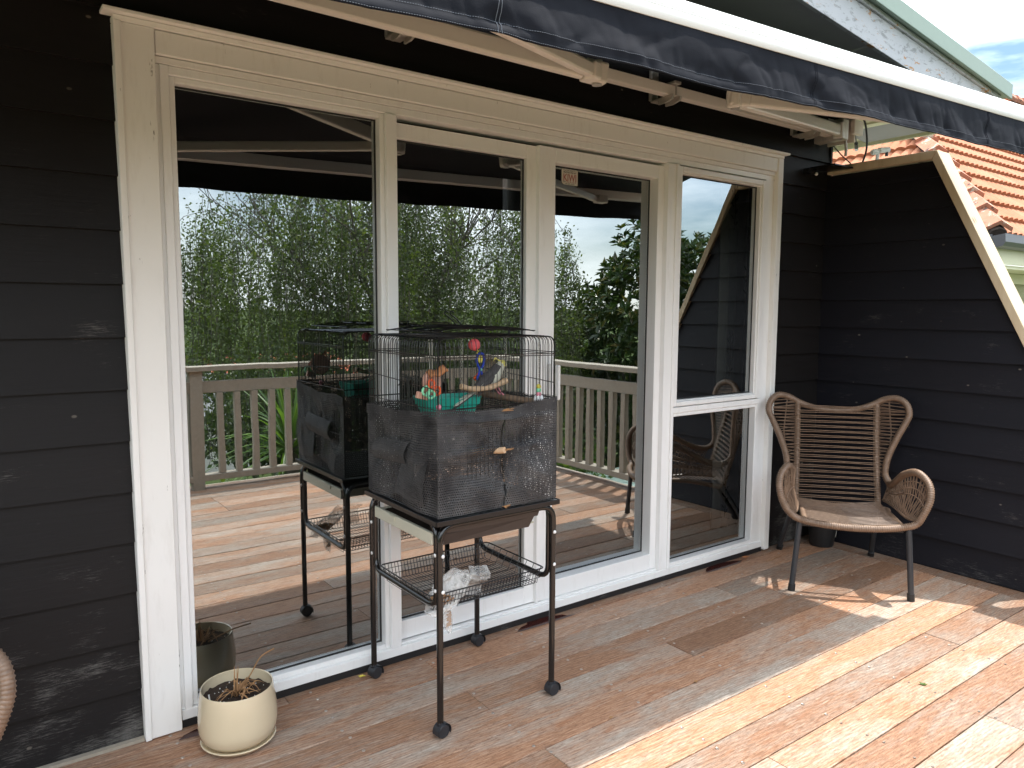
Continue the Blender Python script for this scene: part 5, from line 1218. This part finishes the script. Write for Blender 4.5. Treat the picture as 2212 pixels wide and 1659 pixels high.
# magnolia
def magnolia(name, label, loc, H, Rr, zb0, n_ros, seed):
    t = thing(name, label, 'tree', loc); rs = random.Random(seed); g0 = gz(loc[0], loc[1]); mb = MB(); tips = []
    mb.tube([(0, 0, g0-.2), (.05, 0, g0+1.6), (0, .05, zb0+.8)], [.2, .16, .12], 10, cap=False)
    for k in range(8): a = k*.8; limb(mb, (0, 0, zb0+rs.uniform(-.2, 1.2)), (math.cos(a), math.sin(a), .9), 1.6, .06, 1, tips, rs, .25, .15)
    mb.build('trunk', M['bark'], t, smooth=80); V = []; Fc = []; blooms = []
    for k in range(n_ros):
        while True:
            p = Vector((rs.uniform(-1, 1), rs.uniform(-1, 1), rs.uniform(-1, 1)))
            if .55 < p.length < 1: break
        lump = 1+.30*noise.noise(p*2.3)+.12*noise.noise(p*6); c = Vector((p.x*Rr*lump, p.y*Rr*lump, zb0+H/2+p.z*H/2*lump)); ax = (Vector((p.x, p.y, p.z*.6+.55))).normalized()
        nl = 9; e1 = ax.orthogonal().normalized(); e2 = ax.cross(e1)
        for q in range(nl):
            a = q*2.4+rs.random(); el = rs.uniform(.15, .95); d = (e1*math.cos(a)+e2*math.sin(a))*math.cos(el)+ax*math.sin(el); L_ = rs.uniform(.13, .21); s_ = d.cross(ax).normalized(); w = L_*.20
            b0 = c+ax*rs.uniform(-.06, .03); up_ = s_.cross(d)*L_*.12; o_ = len(V)
            V += [b0, b0+d*L_*.45+s_*w+up_, b0+d*L_, b0+d*L_*.45-s_*w+up_, b0+d*L_*.5-up_*.4]; Fc += [(o_, o_+1, o_+4), (o_+1, o_+2, o_+4), (o_+2, o_+3, o_+4), (o_+3, o_, o_+4)]
        if k % 90 == 7: blooms.append(c+ax*.08)
    mb = MB(); mb.add(V, Fc); o = mb.build('leaves', M['magn'], t); o['kind'] = 'stuff'
    for c in blooms:
        mb = MB()
        for q in range(7): a = q*.9; d = Vector((math.cos(a), math.sin(a), .8)).normalized(); s_ = d.cross(Vector((0, 0, 1))).normalized()*.035; mb.add([c, c+d*.06+s_, c+d*.11, c+d*.06-s_], [(0,1,2,3)])
        mb.build('flower', M['bloom'], t)
    return t
magnolia('magnolia_tree', 'dark glossy leaved magnolia tree reflected in the sliding door and right window', (10.4, -6.9, 0), 4.6, 1.75, -1.7, 1500, 3)
magnolia('magnolia_tree', 'second smaller glossy leaved tree reflected behind the slanting screen edge', (12.9, -6.2, 0), 5.4, 1.5, -1.9, 800, 8)
# strappy palm-like plant
pl = thing('palm_lily', 'spiky strap leaved plant with bright green blades behind the far railing', 'plant', (2.38, -4.15, 0)); mb = MB(); g0 = gz(2.75, -4.1)
mb.tube([(0, 0, g0), (.05, 0, -1.2), (0, 0, .15)], [.09, .07, .06], 8); mb.build('stem', M['bark'], pl, smooth=60); rs = random.Random(4); mb = MB()
for k in range(110):
    a = rs.uniform(0, 6.28); el = rs.uniform(-.5, 1.45); l = rs.uniform(.55, .9); d = Vector((math.cos(a)*math.cos(el), math.sin(a)*math.cos(el), math.sin(el))); c = Vector((0, 0, .05)); blade(mb, [c, c+d*l*.5+Vector((0, 0, .03)), c+d*l+Vector((0, 0, -.16*math.cos(el)))], .017)
o = mb.build('blades', M['palm'], pl, smooth=180); o['kind'] = 'stuff'
# shrubs behind the railing: each its own plant
def shrub(name, label, loc, rx, ry, h, n, leaf_, m, seed, bloom=0, group=None):
    t = thing(name, label, 'shrub', loc, 0, group); rs = np.random.RandomState(seed); cen = []
    while len(cen) < n:
        p = rs.uniform(-1, 1, 3)
        if .35 < np.linalg.norm(p) < 1:
            l = 1+.35*noise.noise((p[0]*2+seed, p[1]*2, p[2]*2)); cen.append((p[0]*rx*l, p[1]*ry*l, p[2]*h/2*l))
    leaf_cloud('leaves', m, t, cen, leaf_, 7, leaf_*1.3, 1, 'stuff', seed)
    r2 = random.Random(seed); mb = MB()
    for k in range(8): a = r2.uniform(0, 6.28); mb.tube([(0, 0, -h/2-.4), (math.cos(a)*rx*.4, math.sin(a)*ry*.4, 0), (math.cos(a)*rx*.8, math.sin(a)*ry*.8, h*.35)], [.04, .025, .008], 5, cap=False)
    mb.build('stems', M['bark'], t)
    if bloom:
        mb = MB()
        for k in range(bloom): p = cen[k*7 % len(cen)]; mb.sphere(p, .035, 6, 4)
        mb.build('flowers', M['bloom'] if seed % 2 else M['orange'], t)['kind'] = 'stuff'
    return t
S = [((1.2, -5.2, -1.3), 1.3, .9, 2.2, 'broad green shrub under the weeping tree at the left pane edge', 1), ((3.6, -5.4, -1.1), 1.4, .9, 2.4, 'dense green shrub behind the spiky plant', 2),
     ((5.7, -5.7, -1.0), 1.3, 1.0, 2.5, 'green shrub at the deck corner behind the cage reflection', 3), ((7.4, -6.6, -1.5), 1.1, 1.0, 2.2, 'yellow green shrub between weeping tree and magnolia', 4),
     ((5.4, -4.0, -1.6), .8, .8, 1.7, 'low white flowered bush close under the right railing', 5), ((5.5, -2.5, -1.75), .7, .9, 1.5, 'low bush by the black lattice under the railing', 7),
     ((9.0, -7.0, -2.3), 1.1, 1.0, 1.7, 'leafy shrub beyond the pale green shed roof', 9), ((2.0, -3.9, -1.25), 1.1, .35, 1.5, 'low white flowered ground shrub just below the deck edge', 11),
     ((7.3, -3.6, -2.3), .6, .6, 1.3, 'small orange flowered bush beside the shed', 12), ((-1.4, -5.0, -1.2), 1.4, .9, 2.4, 'green shrub beyond the left end of the far railing', 13),
     ((3.9, -4.2, -1.5), .7, .4, 1.7, 'upright bush just beyond the deck corner', 14)]
for loc, rx, ry, h, lab, sd_ in S: shrub('garden_shrub', lab, loc, rx, ry, h, 520, .085, M['shrub'], sd_, 26 if sd_ in (5, 11, 12) else 0, 'shrubs in the garden below the deck')
# shed with corrugated roof
sh_ = thing('garden_shed', 'low shed with pale green corrugated roof seen through the right balusters', 'shed', (9.0, -4.6, 0)); mb = MB()
mb.grid(lambda u, v: (-1.3+2.9*u, -1.75+3.5*v, -1.32-.25*v+.018*math.sin(v*2*math.pi*3.5/.10)), 1, 280); mb.build('corrugated_roof', M['shed'], sh_, smooth=180)
mb = MB(); mb.box(-1.2, 1.5, -1.65, 1.65, -4.5, -1.66); mb.build('shed_wall', M['farw'], sh_)
lt = thing('lattice_fence', 'black lattice fence panel standing below the right railing', 'fence', (5.15, -2.2, 0))
mb = MB(); mb.box(-.02, .02, -1.6, 1.2, -.52, -.46); mb.box(-.02, .02, -1.6, 1.2, -1.7, -1.64); mb.build('lattice_rail', M['black'], lt)
mb = MB()
for k in range(-24, 30):
    for s_, xo in ((1, .004), (-1, -.004)):
        y0_ = k*.085; z0_, z1_ = -1.64, -.52; mb.bar((xo, y0_, z0_), (xo, y0_+s_*(z1_-z0_), z1_), .024, .006, (1, 0, 0))
mb.build('lattice_strips', M['black'], lt)['kind'] = 'stuff'
# far houses and trees across the valley
def far_house(x, y, w, d, h, roofm, rz, label, nwin=3):
    g = gz(x, y); t = thing('far_house', label, 'house', (x, y, g), rz, 'houses across the valley')
    mb = MB(); mb.box(-w/2, w/2, -d/2, d/2, -2, h); mb.build('wall', M['farw'], t)
    o_ = .5; rh = d*.28; mb = MB(); mb.add([(-w/2-o_, -d/2-o_, h), (w/2+o_, -d/2-o_, h), (w/2+o_, d/2+o_, h), (-w/2-o_, d/2+o_, h), (-w/2+d*.35, 0, h+rh), (w/2-d*.35, 0, h+rh)], [(0,1,5,4), (1,2,5), (2,3,4,5), (3,0,4), (3,2,1,0)]); mb.build('roof', roofm, t)
    for k in range(nwin):
        xx = -w/2+w*(k+.5)/nwin
        for s_ in (-1, 1):
            e = MB(); e.box(xx-.75, xx+.75, s_*(d/2+.02)-.03, s_*(d/2+.02)+.03, h*.35, h*.8); wf = e.build('window', M['whitep'], t); e = MB(); e.box(xx-.62, xx+.62, s_*(d/2+.07)-.02, s_*(d/2+.07)+.02, h*.39, h*.76); e.build('pane', M['fargl'], wf)
for a in ((22, -62, 16, 10, 5.5, 'farr', .2, 'red roofed house across the valley, reflected left through the weeping tree'), (33, -88, 18, 11, 6, 'farr', -.3, 'second red roofed house further up the far slope'),
          (57, -66, 16, 10, 5, 'fard', .5, 'pale house with grey roof on the far slope, reflected in the sliding door'), (75, -78, 14, 9, 5, 'fard', .1, 'farther grey roofed house right of the pale one'),
          (92, -100, 15, 10, 5, 'farr', .9, 'distant red roofed house near the skyline'), (12, -48, 12, 8, 4, 'fard', .6, 'low grey roofed house down the slope at the left'), (48, -120, 18, 10, 5, 'fard', -.2, 'distant house with grey roof on the hill')):
    far_house(a[0], a[1], a[2], a[3], a[4], M[a[5]], a[6], a[7])
rs = random.Random(2); cen = []
for k in range(260):
    az = R(rs.uniform(-15, 65)); dd = 45*1.0+rs.random()**1.6*650; x, y = dd*math.sin(az)+2, -dd*math.cos(az); g = gz(x, y); sc_ = rs.uniform(.7, 1.4)*(1+dd/600)
    for q in range(26 if dd < 200 else 12):
        p = Vector((rs.gauss(0, 1.5), rs.gauss(0, 1.5), abs(rs.gauss(3, 1.6))))*sc_; cen.append((x+p.x, y+p.y, g+p.z))
wd = bpy.data.objects.new('distant_woodland', None); bpy.data.objects.remove(wd)
o = leaf_cloud('distant_woodland', M['fartree'], None, cen, 1.1, 10, .9, .8, 'stuff', 6)
for (x, y, s_, lab) in ((20, -30, 1.0, 'rounded dark tree down the slope behind the weeping tree'), (31, -33, 1.1, 'dark tree on the slope left of the magnolia reflection'), (38, -46, 1.2, 'tall rounded tree near the far grey roofed house'), (10, -27, .9, 'green tree down the slope at the left pane')):
    t = thing('slope_tree', lab, 'tree', (x, y, gz(x, y))); r2 = np.random.RandomState(int(x)); cc_ = []
    while len(cc_) < 420:
        p = r2.uniform(-1, 1, 3)
        if np.linalg.norm(p) < 1: l = 1+.5*noise.noise((p[0]*2+x, p[1]*2, p[2]*2)); cc_.append((p[0]*2.8*l*s_, p[1]*2.8*l*s_, (4.0+p[2]*3.0*l)*s_))
    leaf_cloud('crown', M['fartree'], t, cc_, .30, 16, .32, .8, 'stuff', int(x)); mb = MB(); mb.tube([(0, 0, -.5), (0, 0, 3.5)], [.3, .15], 6); mb.build('trunk', M['bark'], t)
